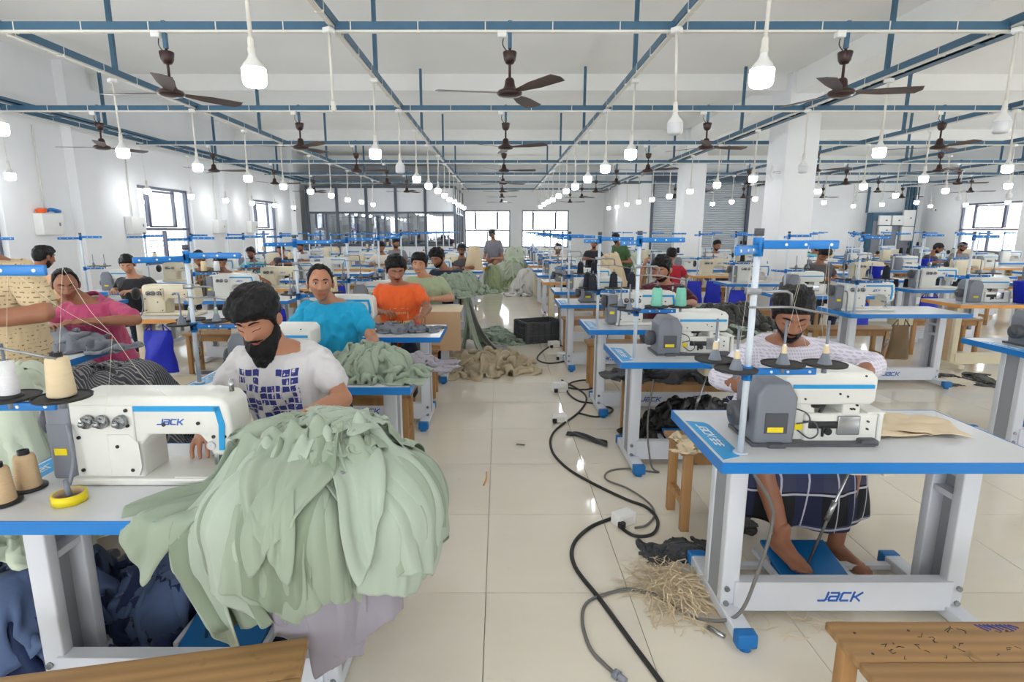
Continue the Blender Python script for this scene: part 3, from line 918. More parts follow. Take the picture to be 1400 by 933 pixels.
DETAIL1 = {'lock': ('arm', 'bed', 'motor_cover', 'stripe', 'handwheel', 'tension_knobs', 'arm_logo', 'warning_label', 'needle_assembly'), 'cream': ('arm', 'bed', 'handwheel', 'arm_logo', 'tension_knobs', 'needle_assembly'), 'over': ('belt_cover', 'arm', 'bed', 'stripe', 'handwheel', 'warning_label', 'thread_levers', 'looper_cover')}
DETAIL0 = {'lock': ('arm', 'bed', 'motor_cover', 'stripe'), 'cream': ('arm', 'bed', 'handwheel'), 'over': ('belt_cover', 'arm', 'bed', 'stripe')}
def make_machine(kind, x, y, label, group, detail=2, z=0.7615):
    M = cached(('mach', kind), lambda: over_meshes() if kind == 'over' else lock_meshes(kind == 'cream'))
    t = thing({'lock': 'sewing_machine', 'cream': 'sewing_machine', 'over': 'overlock_machine'}[kind], label, 'sewing machine', (x, y, z), 0, group)
    use = M.keys() if detail > 1 else (DETAIL1 if detail == 1 else DETAIL0)[kind]
    root = {}
    for k in use:
        if kind == 'cream' and k in ('stripe', 'warning_label', 'motor_cover') and detail < 3:
            continue
        par = t
        if k in ('arm_logo', 'screws', 'stripe') and 'arm' in root:
            par = root['arm']
        o = obj(k, M[k], par)
        root[k] = o
        if k in ('screws', 'tension_knobs'):
            o['kind'] = 'stuff'
    return t

def stand_meshes(h):
    M = {}
    zs = h
    m = MB(); m.cyl((0, 0, 0), (0, 0, zs + 0.01), 0.0115, n=12); m.cyl((0, 0, 0), (0, 0, 0.006), 0.026, n=12); M['pole'] = m.mesh('pole', 'pole_white')
    m = MB(); m.cyl((0, 0, zs), (0, 0, zs + 0.025), 0.0165, n=12); M['pole_cap'] = m.mesh('pole_cap', 'machine_dark')
    def bar(dx, dy, L, z, hh=0.03):
        d = Vector((dx, dy, 0)).normalized()
        a = math.atan2(d.y, d.x)
        m = MB(); m.rbox((d.x * (L / 2 + 0.01), d.y * (L / 2 + 0.01), z), (L, 0.012, hh), 0.005, (0, 0, a))
        m.cyl((0, 0, z - hh * 0.8), (0, 0, z + hh * 0.8), 0.018, n=12)
        for k in (0.35, 0.6, 0.93):
            p = d * (L * k)
            nrm = Vector((d.y, -d.x, 0)) if d.x >= 0 else Vector((-d.y, d.x, 0))
            m.mi = 1; m.cyl(p + nrm * 0.004 + Vector((0, 0, z)), p + nrm * 0.009 + Vector((0, 0, z)), 0.005, n=8); m.mi = 0
        return m.mesh('thread_bar', 'table_blue', 'plastic_white')
    M['top_bar_a'] = bar(1, 0.02, 0.27, zs - 0.03)
    M['top_bar_b'] = bar(-0.62, -0.78, 0.24, zs - 0.045)
    M['spool_bar_a'] = bar(1, 0.02, 0.24, 0.31, 0.026)
    M['spool_bar_b'] = bar(-0.35, 0.93, 0.22, 0.3, 0.026)
    m = MB(); m.cyl((0, 0, 0), (0, 0, 0.004), 0.073, n=28); m.lathe([(0.073, 0.004), (0.075, 0.007), (0.071, 0.007)], n=28); M['spool_disc'] = m.mesh('spool_disc', 'pad_black')
    m = MB(); m.lathe([(0.024, 0.004), (0.022, 0.01), (0.01, 0.045), (0.006, 0.05), (0.0045, 0.055), (0.0045, 0.16), (0, 0.16)], n=12); m.cyl((0, 0, -0.03), (0, 0, 0.004), 0.009, n=8); M['spindle'] = m.mesh('spindle', 'spindle_grey')
    m = MB(); z = zs - 0.19
    m.tube([(0, -0.01, z), (0.11, -0.01, z), (0.125, -0.012, z - 0.01), (0.128, -0.012, z - 0.05)], 0.005, 8)
    m.tube([(-0.02, -0.012, z - 0.055), (0.13, -0.013, z - 0.055), (0.29, -0.02, z - 0.085)], 0.004, 8); m.rbox((-0.005, 0, z), (0.05, 0.03, 0.022), 0.004)
    M['thread_guide'] = m.mesh('thread_guide', 'aluminium')
    return M
DISCS = [(0.125, -0.0, 0.335), (0.275, 0.0, 0.335), (-0.075, 0.115, 0.325), (-0.05, -0.02, 0.32)]
def cone_meshes(col, kind):
    m = MB()
    if kind == 'cone':
        m.lathe([(0.0, 0.0), (0.034, 0.0), (0.036, 0.005), (0.029, 0.105), (0.026, 0.112), (0.016, 0.114)], n=20)
        c = MB(); c.lathe([(0.016, 0.1), (0.016, 0.128), (0.011, 0.128), (0.011, 0.1)], n=14)
    elif kind == 'tube':
        m.lathe([(0.0, 0.0), (0.024, 0.0), (0.025, 0.01), (0.022, 0.1), (0.012, 0.104)], n=16)
        c = MB(); c.lathe([(0.03, -0.003), (0.03, 0.004), (0.024, 0.005)], n=16)
    else:
        m.lathe([(0.0, 0.0), (0.011, 0.0), (0.012, 0.004), (0.0095, 0.06), (0.006, 0.062)], n=12)
        c = MB(); c.lathe([(0.006, 0.055), (0.006, 0.068), (0.0046, 0.068)], n=10)
    return m.mesh('wound_thread', col), c.mesh('cone_core', 'black_plastic' if kind != 'thin' else 'plastic_white')
CONE_WORDS = {'cone_cream': 'cream', 'cone_tan': 'tan', 'cone_mint': 'mint green', 'cone_black': 'black', 'cone_white': 'white', 'cone_sage': 'grey-green'}
def make_cone(col, kind, loc, label, group, parts=True):
    a, b = cached(('cone', col, kind), lambda: cone_meshes(col, kind))
    t = thing('thread_cone' if kind != 'thin' else 'thread_spool', label, 'thread cone', loc, random.uniform(0, 6), group)
    obj('wound_thread', a, t)
    if parts:
        obj('cone_core', b, t)
    return t

def make_stand(x, y, label, group, h=0.79, cones=(), detail=2, where='', rz=0.0):
    M = cached(('stand', h), lambda: stand_meshes(h))
    t = thing('thread_stand', label, 'thread stand', (x, y, 0.7615), rz, group)
    obj('pole', M['pole'], t)
    obj('top_bar', M['top_bar_a'], t)
    if detail > 0:
        obj('pole_cap', M['pole_cap'], t); obj('top_bar', M['top_bar_b'], t)
    obj('spool_bar', M['spool_bar_a'], t)
    if detail > 0:
        b = obj('spool_bar', M['spool_bar_b'], t)
    for i, d in enumerate(DISCS[:(4 if detail > 1 else (2 if detail == 1 else 0))]):
        o = obj('spool_disc', M['spool_disc'], t, d)
        obj('spindle', M['spindle'], o)
    if detail > 1:
        obj('thread_guide', M['thread_guide'], t)
    for i, cn in enumerate(cones):
        if cn is None:
            continue
        col, kind = cn
        d = DISCS[i]
        cr, sr = math.cos(rz), math.sin(rz)
        make_cone(col, kind, (x + d[0] * cr - d[1] * sr, y + d[0] * sr + d[1] * cr, 0.7615 + d[2] + 0.008), '%s thread %s on %s disc, %s' % (CONE_WORDS[col], {'cone': 'cone', 'tube': 'tube', 'thin': 'thin spool'}[kind], ORD[i], where), 'thread cones on stands', detail > 0)
    return t

def bench_meshes(w, d, h, planks, mw='wood'):
    M = {}
    pw = d / planks
    m = MB(); m.rbox((0, 0, h - 0.0125), (w, pw - 0.002, 0.025), 0.004); M['seat_plank'] = (m.mesh('seat_plank', 'wood_seat'), [(0, -d / 2 + pw * (i + 0.5), 0) for i in range(planks)])
    m = MB(); m.rbox((0, 0, (h - 0.025) / 2), (0.045, 0.04, h - 0.025), 0.003)
    M['leg'] = (m.mesh('leg', mw), [(sx * (w / 2 - 0.05), sy * (d / 2 - 0.04), 0) for sx in (-1, 1) for sy in (-1, 1)])
    m = MB(); m.bb(-w / 2 + 0.06, w / 2 - 0.06, -0.01, 0.01, h - 0.085, h - 0.026); M['apron'] = (m.mesh('apron', mw), [(0, sy * (d / 2 - 0.04), 0) for sy in (-1, 1)])
    m = MB(); m.bb(-0.015, 0.015, -d / 2 + 0.055, d / 2 - 0.055, 0.13, 0.17); M['stretcher'] = (m.mesh('stretcher', mw), [(sx * (w / 2 - 0.05), 0, 0) for sx in (-1, 1)])
    return M
def make_bench(x, y, label, group, w=0.9, d=0.3, h=0.46, planks=2, rz=0.0, mw='wood', name='wooden_bench', parts=True):
    M = cached(('bench', w, d, h, planks, mw), lambda: bench_meshes(w, d, h, planks, mw))
    t = thing(name, label, 'bench', (x, y, 0), rz, group)
    for k, (me, locs) in M.items():
        for l in locs:
            obj(k, me, t, l)
    return t

# --- measured near stations: (column, row, x centre, y front, table kind, machine kind, machine dx, detail)
random.seed(5)
GT, GM, GS = 'sewing tables', 'sewing machines', 'thread stands'
WHERE = {}
def station(x, yf, kind, mach, desc, detail=2, mdx=0.0, stand=True, cones=(), bench=True, sdx=-0.5, sh=0.79, mdy=0.02, bx=0.0, rz=0.0):
    yc = yf + 0.3
    kd = 'white sewing table with bright blue edges' if kind == 'jack' else 'pale sewing table with an orange-brown edge'
    make_table(kind, x, yc, '%s %s' % (kd, desc), GT, detail)
    if mach:
        md = {'lock': 'white long-arm sewing machine with a blue stripe', 'cream': 'cream flatbed sewing machine', 'over': 'white overlock machine with grey belt cover'}[mach]
        make_machine(mach, x + mdx, yc + mdy, '%s %s' % (md, desc), GM, detail)
    if stand:
        make_stand(x + sdx, yc - 0.21, 'thread stand with blue bars %s' % desc, GS, sh, cones, detail, 'stand ' + desc, rz)
    if bench:
        make_bench(x + bx, yc + 0.72, 'wooden bench %s' % desc, 'wooden benches', 0.92, 0.3, 0.46, 2)
C, T = 'cone', 'tube'
# column of the seated men beside the aisle
station(-1.03, 1.47, 'jack', 'lock', 'before the bearded man', 2, -0.12, True, [('cone_white', T), ('cone_cream', C), ('cone_cream', C), ('cone_cream', C)], True, -0.5, 0.73)
station(-1.07, 2.86, 'jack', 'over', 'before the man in the blue T-shirt', 2, -0.2, True, [('cone_sage', 'thin'), ('cone_sage', 'thin'), ('cone_sage', 'thin')], True, -0.55, 0.71)
station(-1.06, 4.27, 'jack', 'lock', 'before the man in orange', 2, -0.25, True, [('cone_cream', C), ('cone_cream', C)], True, -0.5, 0.75, bx=0.02)
station(-1.04, 5.68, 'jack', 'over', 'before the man in pale green', 2, -0.25, True, (), True, -0.5, 0.75)
station(-1.02, 7.1, 'jack', 'lock', 'before the man in dark navy', 1, -0.25, True, [('cone_cream', C)], True, -0.5, 0.75)
for i in range(6):
    station(-0.98 + 0.02 * i, 8.52 + 1.42 * i, 'jack' if i not in (3, 5) else 'wood', ['over', 'lock', 'cream'][i % 3], '%s behind the navy man beside the aisle' % ORD[i], 1 if i < 2 else 0, -0.2, True, [('cone_cream', C)] if i % 2 else (), i % 2 == 0)
# column across the aisle
station(1.39, 1.88, 'jack', 'over', 'before the man in white lace', 2, -0.18, True, [('cone_cream', 'thin'), ('cone_cream', 'thin'), ('cone_cream', 'thin'), ('cone_cream', 'thin')], False, -0.5, 0.79, -0.02)
station(1.36, 3.43, 'jack', 'over', 'behind the man in white lace', 2, -0.08, True, [('cone_mint', C), ('cone_mint', C), None, None], False, -0.5, 0.78)
station(1.34, 4.6, 'jack', 'lock', 'before the man in maroon', 2, -0.1, True, [('cone_black', C), ('cone_black', C), ('cone_black', C), ('cone_black', C)], True, -0.52, 0.77)
station(1.27, 6.2, 'jack', 'over', 'behind the man in maroon, by the crate', 2, -0.1, True, [('cone_black', C), ('cone_black', C)], True, -0.5, 0.77)
station(1.34, 7.55, 'jack', 'lock', 'second behind the man in maroon', 1, -0.1, True, (), True, -0.5, 0.77)
for i in range(7):
    station(1.3, 8.95 + 1.42 * i, ['wood', 'jack', 'jack'][i % 3], ['over', 'lock', 'cream'][i % 3], '%s behind the maroon man beside the aisle' % (ORD[i + 2]), 1 if i < 2 else 0, -0.15, True, [('cone_white', C)] if i % 2 else (), i % 2 == 0, -0.5, 0.77)
# inner window-side column
station(-3.33, 3.42, 'jack', 'lock', 'before the man in pink', 2, -0.25, True, (), True, -0.5, 0.75)
station(-3.0, 5.17, 'wood', 'cream', 'behind the man in pink', 2, -0.22, False, (), True)
for i in range(9):
    station(-3.08, 6.55 + 1.38 * i, ['jack', 'wood', 'jack', 'jack', 'wood'][i % 5], ['lock', 'cream', 'over'][i % 3], '%s in the inner window-side row' % ORD[i + 2], 1 if i < 3 else 0, -0.15, True, [('cone_cream', C), ('cone_white', C)] if i % 2 == 0 else (), i % 2 == 1, -0.5, 0.75)
# window-side column
for i in range(10):
    station(-5.05, 4.75 + 1.38 * i, ['wood', 'jack', 'jack', 'jack', 'wood'][i % 5], ['cream', 'lock', 'over'][i % 3], '%s along the window wall' % ORD[i], 1 if i < 4 else 0, -0.15, True, [('cone_cream', C), None] if i % 3 == 0 else (), i % 2 == 0, -0.5, 0.75)
# columns past the second aisle
station(4.15, 3.66, 'jack', 'over', 'cut by the photo edge', 2, -0.2, False, (), False)
station(4.05, 5.49, 'jack', 'lock', 'with a brown bag hung beneath', 2, -0.32, True, [None, ('cone_black', C)], True, -0.52, 0.77)
for i in range(8):
    station(4.1, 7.05 + 1.6 * i, ['jack', 'jack', 'wood', 'jack'][i % 4], ['over', 'lock', 'cream'][i % 3], '%s in the row before the white columns' % ORD[i + 2], 1 if i < 3 else 0, -0.15, True, [('cone_black', C)] if i % 2 else (), i % 2 == 0, -0.5, 0.77)
for c, (cx, y0, n, nm) in enumerate(((6.3, 6.2, 9, 'first'), (8.6, 8.5, 8, 'second'), (10.9, 10.8, 6, 'third'), (13.2, 12.8, 5, 'fourth'))):
    for i in range(n):
        k = (i * 3 + c) % 5
        station(cx + (-0.6 if (c == 0 and i == 0) else 0), y0 + 1.56 * i, 'wood' if k in (0,) else 'jack', ['over', 'lock', 'cream'][(i + c) % 3], '%s in the %s row past the columns' % (ORD[i], nm), 1 if (c == 0 and i < 3) else 0, -0.12, True, [('cone_black', C), ('cone_black', C)] if k == 2 else (), i % 2 == 0, -0.5, 0.77)
# ---------------------------------------------------------------- people
def sstep(a, b, x):
    t = np.clip((x - a) / (b - a), 0, 1)
    return t * t * (3 - 2 * t)
def gauss(x, s):
    return np.exp(-(x / s) ** 2)
def wob(P, seed, f=1.0):
    """cheap smooth pseudo noise on (n,3) points, about -1..1"""
    rg = np.random.RandomState(seed)
    out = np.zeros(len(P)); amp = 1.0; tot = 0
    for o in range(4):
        for k in range(3):
            d = rg.normal(size=3); d /= np.linalg.norm(d)
            w = rg.normal(size=3); w /= np.linalg.norm(w)
            out += amp * np.sin(P @ d * f * 2 ** o * 6.283 + 1.7 * np.sin(P @ w * f * 2 ** o * 4.1 + rg.uniform(0, 6)) + rg.uniform(0, 6)) / 3
        tot += amp; amp *= 0.55
    return out / tot * 1.6

def head_geo(nu, nv, jaw=1.0, smile=0.0):
    th = np.linspace(0, PI, nv); ph = np.linspace(0, 2 * PI, nu, endpoint=False)
    # denser near the face
    ph = ph - 0.42 * np.sin(ph)
    T, F = np.meshgrid(th, ph, indexing='ij')
    d = np.stack([np.sin(T) * np.sin(F), -np.sin(T) * np.cos(F), np.cos(T)], -1).reshape(-1, 3)
    d = np.sign(d) * np.abs(d) ** 0.93
    d /= np.linalg.norm(d, axis=1)[:, None] ** 0.75
    p = d * np.array([0.075, 0.097, 0.114])
    x, y, z = p[:, 0].copy(), p[:, 1].copy(), p[:, 2].copy()
    low = sstep(0.015, -0.115, z)
    front = sstep(0.01, -0.05, y)
    x *= 1 - (0.3 - 0.1 * (jaw - 1)) * low
    y = np.where(y > 0, y * (1 - 0.42 * low), y * (1 - 0.05 * low))
    x *= 1 + 0.05 * sstep(0, 0.06, y) * sstep(-0.03, 0.03, z)
    dy = np.zeros_like(x)
    t = np.clip((0.026 - z) / 0.05, 0, 1)
    nose = (0.003 + 0.022 * t ** 1.2) * gauss(x, 0.009 + 0.006 * t)
    below = gauss(np.minimum(z + 0.024, 0), 0.0085)
    above = sstep(0.05, 0.02, z)
    dy -= nose * below * above
    for s in (-1, 1):
        dy -= 0.010 * gauss(x - s * 0.0155, 0.008) * gauss(z + 0.024, 0.011)          # nostril wings
        dy += 0.0125 * gauss(x - s * 0.032, 0.017) * gauss(z - 0.016, 0.0125)          # sockets
        dy -= 0.0055 * gauss(x - s * 0.032, 0.012) * gauss(z - 0.012, 0.0065)          # lids
        dy -= 0.006 * gauss(x - s * 0.03, 0.022) * gauss(z - 0.036, 0.008)             # brow ridge
        dy -= (0.006 + 0.006 * smile) * gauss(x - s * 0.045, 0.02) * gauss(z + 0.018, 0.02)   # cheek bones
        dy += 0.004 * gauss(x - s * 0.038, 0.012) * gauss(z + 0.055, 0.018)
    lw = 0.021 + 0.007 * smile
    dy -= 0.0065 * gauss(x, lw) * gauss(z + 0.0555, 0.0055)
    dy -= 0.0075 * gauss(x, lw * 0.9) * gauss(z + 0.068, 0.006)
    dy += 0.0045 * gauss(x, lw * 1.15) * gauss(z + 0.0615 - smile * x * x * 9, 0.0028)
    dy += 0.003 * gauss(x, 0.02) * gauss(z + 0.08, 0.007)
    dy -= 0.009 * gauss(x, 0.022) * gauss(z + 0.1, 0.014)
    y = y + dy * front
    V = np.stack([x, y, z], 1)
    faces = []
    for i in range(nv - 1):
        for j in range(nu):
            a = i * nu + j; b = i * nu + (j + 1) % nu
            faces.append((a, a + nu, b + nu, b))
    return V, faces

def vnormals(V, faces):
    N = np.zeros_like(V)
    F = np.array(faces)
    n = np.cross(V[F[:, 2]] - V[F[:, 0]], V[F[:, 3]] - V[F[:, 1]])
    for k in range(4):
        np.add.at(N, F[:, k], n)
    return N / (np.linalg.norm(N, axis=1)[:, None] + 1e-12)

HAIRLINE = {'short': ([-0.1, -0.085, -0.06, -0.035, -0.012, 0.01, 0.03, 0.06, 0.1], [0.068, 0.064, 0.05, 0.028, -0.022, 0.0, -0.02, -0.062, -0.075]),
            'low': ([-0.1, -0.085, -0.06, -0.035, -0.012, 0.01, 0.03, 0.06, 0.1], [0.05, 0.047, 0.038, 0.02, -0.03, -0.01, -0.03, -0.065, -0.08]),
            'bald': ([-0.1, -0.085, -0.05, -0.03, -0.012, 0.01, 0.03, 0.06, 0.1], [0.1, 0.098, 0.09, 0.045, -0.01, 0.0, -0.02, -0.06, -0.07])}
def hair_shell(V, faces, N, style, thick, seed, curl=1.0, sweep=0.0):
    x, y, z = V.T
    hl = np.interp(y, *HAIRLINE[style])
    if style == 'bald':
        hl = hl + 0.05 * gauss(np.abs(x) - 0.035, 0.022) * sstep(0.02, -0.05, y)
    h = sstep(-0.003, 0.010, z - hl + 0.004 * wob(V, seed, 14))
    ear = ((np.abs(x) > 0.06) & (np.abs(y - 0.012) < 0.018) & (z < 0.018))
    h = np.where(ear, 0, h)
    top = sstep(0.0, 0.09, z)
    w1 = 1 - 2.2 * np.abs(wob(V * np.array([1.0, 0.4, 0.75]), seed + 1, 9 * curl))
    w2 = wob(V * np.array([1.0, 0.3, 0.6]), seed + 2, 40)
    t = thick * (0.35 + 0.65 * top) * (0.95 + 0.34 * w1) + 0.0035 * w2
    if sweep:
        t += sweep * sstep(-0.02, -0.09, y) * top
    off = np.where(h > 0, t * h, 0) - 0.005 * (1 - h)
    P = V + N * off[:, None]
    if sweep:
        P[:, 0] += sweep * 0.4 * top * h
    keep = [f for f in faces if max(h[list(f)]) > 0.02]
    return P, keep
def beard_shell(V, faces, N, length, seed, full=1.0, thick=0.004):
    x, y, z = V.T
    line = np.interp(y, [-0.11, -0.095, -0.085, -0.06, -0.03, 0.0, 0.02], [-0.078, -0.074, -0.066, -0.062, -0.048, -0.012, 0.005])
    m = sstep(0.004, -0.006, z - line + 0.003 * wob(V, seed, 20)) * sstep(0.022, 0.008, y)
    lips = gauss(x, 0.02) * gauss(z + 0.064, 0.009)
    m *= 1 - sstep(0.35, 0.6, lips) * (y < -0.05)
    mus = sstep(0.5, 0.75, gauss(x, 0.036) ** 0.5 * gauss(z + 0.0475 + 6 * x * x, 0.0075)) * (y < -0.06)
    h = np.maximum(m * full, mus)
    m = m * full
    chin = sstep(-0.05, -0.11, z) * sstep(0.0, -0.06, y)
    t = thick + 0.7 * thick * wob(V, seed + 3, 40) + length * 0.35 * m * sstep(0.0, -0.08, z)
    off = t * h - 0.004 * (1 - h)
    P = V + N * off[:, None]
    P[:, 2] -= length * chin * m * (1 + 0.3 * wob(V * np.array([1, 1, 0.2]), seed + 5, 40))
    P[:, 1] -= length * 0.25 * chin * m
    keep = [f for f in faces if max(h[list(f)]) > 0.03]
    return P, keep

def blob_mesh(parts, voxel, smooth=5):
    """parts: list of ('cap',p0,p1,r0,r1) / ('ell',c,r3,rot) / ('loft',[(c,rx,ry,rotmat)])"""
    mb = MB()
    for q in parts:
        if q[0] == 'cap':
            _, p0, p1, r0, r1 = q
            mb.cyl(p0, p1, r0, r1, n=14)
            mb.sphere(p0, r0, 14, 9); mb.sphere(p1, r1, 14, 9)
        elif q[0] == 'ell':
            o = len(mb.v); mb.sphere((0, 0, 0), q[2], 18, 12)
            M = Euler(q[3]).to_matrix() if len(q) > 3 else Matrix.Identity(3)
            for i in range(o, len(mb.v)):
                mb.v[i] = tuple(M @ Vector(mb.v[i]) + Vector(q[1]))
        else:
            secs = q[1]; n = 24; vs = []
            for c, rx, ry, Mx in secs:
                for k in range(n):
                    t = 2 * PI * k / n
                    ct, st = math.cos(t), math.sin(t)
                    e = 0.8
                    l = Vector((rx * math.copysign(abs(ct) ** e, ct), ry * math.copysign(abs(st) ** e, st), 0))
                    vs.append(Mx @ l + Vector(c))
            fs = [(i * n + k, i * n + (k + 1) % n, (i + 1) * n + (k + 1) % n, (i + 1) * n + k) for i in range(len(secs) - 1) for k in range(n)]
            fs += [tuple(range(n - 1, -1, -1)), tuple((len(secs) - 1) * n + k for k in range(n))]
            mb.add(vs, fs)
    me = mb.mesh('tmp')
    o = bpy.data.objects.new('tmp', me)
    ws = cached('workshop', lambda: bpy.data.scenes.new('workshop'))
    ws.collection.objects.link(o)
    r = o.modifiers.new('r', 'REMESH'); r.mode = 'VOXEL'; r.voxel_size = voxel
    if smooth:
        s = o.modifiers.new('s', 'SMOOTH'); s.factor = 0.5; s.iterations = smooth
    vl = ws.view_layers[0]; vl.update(); dg = vl.depsgraph
    ev = o.evaluated_get(dg); em = ev.to_mesh()
    V = np.empty(len(em.vertices) * 3); em.vertices.foreach_get('co', V); V = V.reshape(-1, 3)
    Nn = np.empty(len(em.vertices) * 3); em.vertices.foreach_get('normal', Nn); Nn = Nn.reshape(-1, 3)
    F = [tuple(p.vertices) for p in em.polygons]
    ev.to_mesh_clear()
    bpy.data.objects.remove(o); bpy.data.meshes.remove(me)
    return V, F, Nn

def np_mesh(name, V, F, *mats, midx=None):
    me = bpy.data.meshes.new(name)
    me.from_pydata(V.tolist() if hasattr(V, 'tolist') else V, [], F)
    for m in mats:
        me.materials.append(MATS[m] if isinstance(m, str) else m)
    me.polygons.foreach_set('use_smooth', [True] * len(me.polygons))
    if midx is not None:
        me.polygons.foreach_set('material_index', midx)
    me.update()
    return me

def hand_geo():
    """left/right-neutral relaxed hand: wrist at origin, fingers along -Y, palm down, thumb at +X"""
    parts = [('ell', (0, -0.045, 0), (0.04, 0.05, 0.015)), ('cap', (0, 0.01, 0), (0, -0.03, 0), 0.024, 0.024)]
    for i, (x, L) in enumerate(((0.03, 0.072), (0.01, 0.08), (-0.011, 0.074), (-0.031, 0.058))):
        b = Vector((x, -0.085, 0.002)); sp = x * 0.5
        p1 = b + Vector((sp * 0.35, -L * 0.45, -0.006)); p2 = p1 + Vector((sp * 0.15, -L * 0.3, -0.016)); p3 = p2 + Vector((0, -L * 0.16, -0.017))
        parts += [('cap', b, p1, 0.0095, 0.0088), ('cap', p1, p2, 0.0088, 0.008), ('cap', p2, p3, 0.008, 0.007)]
    parts += [('cap', (0.024, -0.025, -0.004), (0.052, -0.055, -0.014), 0.014, 0.011), ('cap', (0.052, -0.055, -0.014), (0.058, -0.09, -0.022), 0.0105, 0.0085)]
    return blob_mesh(parts, 0.0042, 3)
def foot_geo():
    """ankle at origin height z=0.08, toes along -Y, sole at z=0"""
    parts = [('cap', (0, 0, 0.12), (0, 0.005, 0.05), 0.036, 0.036), ('ell', (0, 0.035, 0.032), (0.033, 0.04, 0.034)), ('cap', (0, 0, 0.055), (0.004, -0.1, 0.03), 0.04, 0.026),
             ('ell', (0.004, -0.11, 0.022), (0.045, 0.055, 0.022)), ('cap', (-0.012, 0.02, 0.025), (-0.02, -0.1, 0.018), 0.026, 0.018), ('cap', (0.02, 0.02, 0.025), (0.025, -0.1, 0.022), 0.026, 0.022)]
    for x, y, r in ((0.034, -0.165, 0.0135), (0.013, -0.172, 0.0105), (-0.004, -0.166, 0.0098), (-0.02, -0.157, 0.0092), (-0.034, -0.145, 0.0085)):
        parts += [('cap', (x * 0.85, -0.11, 0.02), (x, y + 0.02, 0.016), r * 1.05, r), ('cap', (x, y + 0.02, 0.016), (x, y, 0.011), r, r * 0.9)]
    return blob_mesh(parts, 0.0048, 3)

SKINS = {'a': (178, 124, 95), 'b': (156, 104, 78), 'c': (128, 82, 60), 'd': (196, 144, 114)}
for k, c in SKINS.items():
    mat('skin_' + k, c, 0.5, var=0.1, vscale=14, bump=0.12, bscale=120)
    mat('lips_' + k, tuple(int(v * f) for v, f in zip(c, (0.95, 0.78, 0.79))), 0.45, var=0.08, vscale=20)
def mat_hair(name, rgb):
    q = NT(name)
    v = q.coord('Object', (1, 0.35, 1))
    f = q.noise(v, 90, 5, 0.7)
    q.l(q.mix(f, s2l(tuple(int(c * 0.45) for c in rgb)), s2l(tuple(int(c * 1.5) for c in rgb))), q.b.inputs['Base Color'])
    q.b.inputs['Roughness'].default_value = 0.5
    q.b.inputs['Specular IOR Level'].default_value = 0.3
    q.bump(f, 0.8, 0.008)
    MATS[name] = q.m
mat_hair('hair_black', (15, 14, 17)); mat_hair('hair_grey', (78, 74, 76))
mat('eye_white', (226, 222, 216), 0.2, var=0.02); mat('iris', (36, 22, 16), 0.15)
mat('teeth', (236, 232, 222), 0.3)

def unit(v):
    v = Vector(v); return v.normalized()
def frame_mat(yaxis, zhint):
    """matrix whose -Y axis points along yaxis"""
    y = -unit(yaxis); z = Vector(zhint); z = (z - y * z.dot(y)).normalized(); x = y.cross(z)
    return Matrix((x, y, z)).transposed()

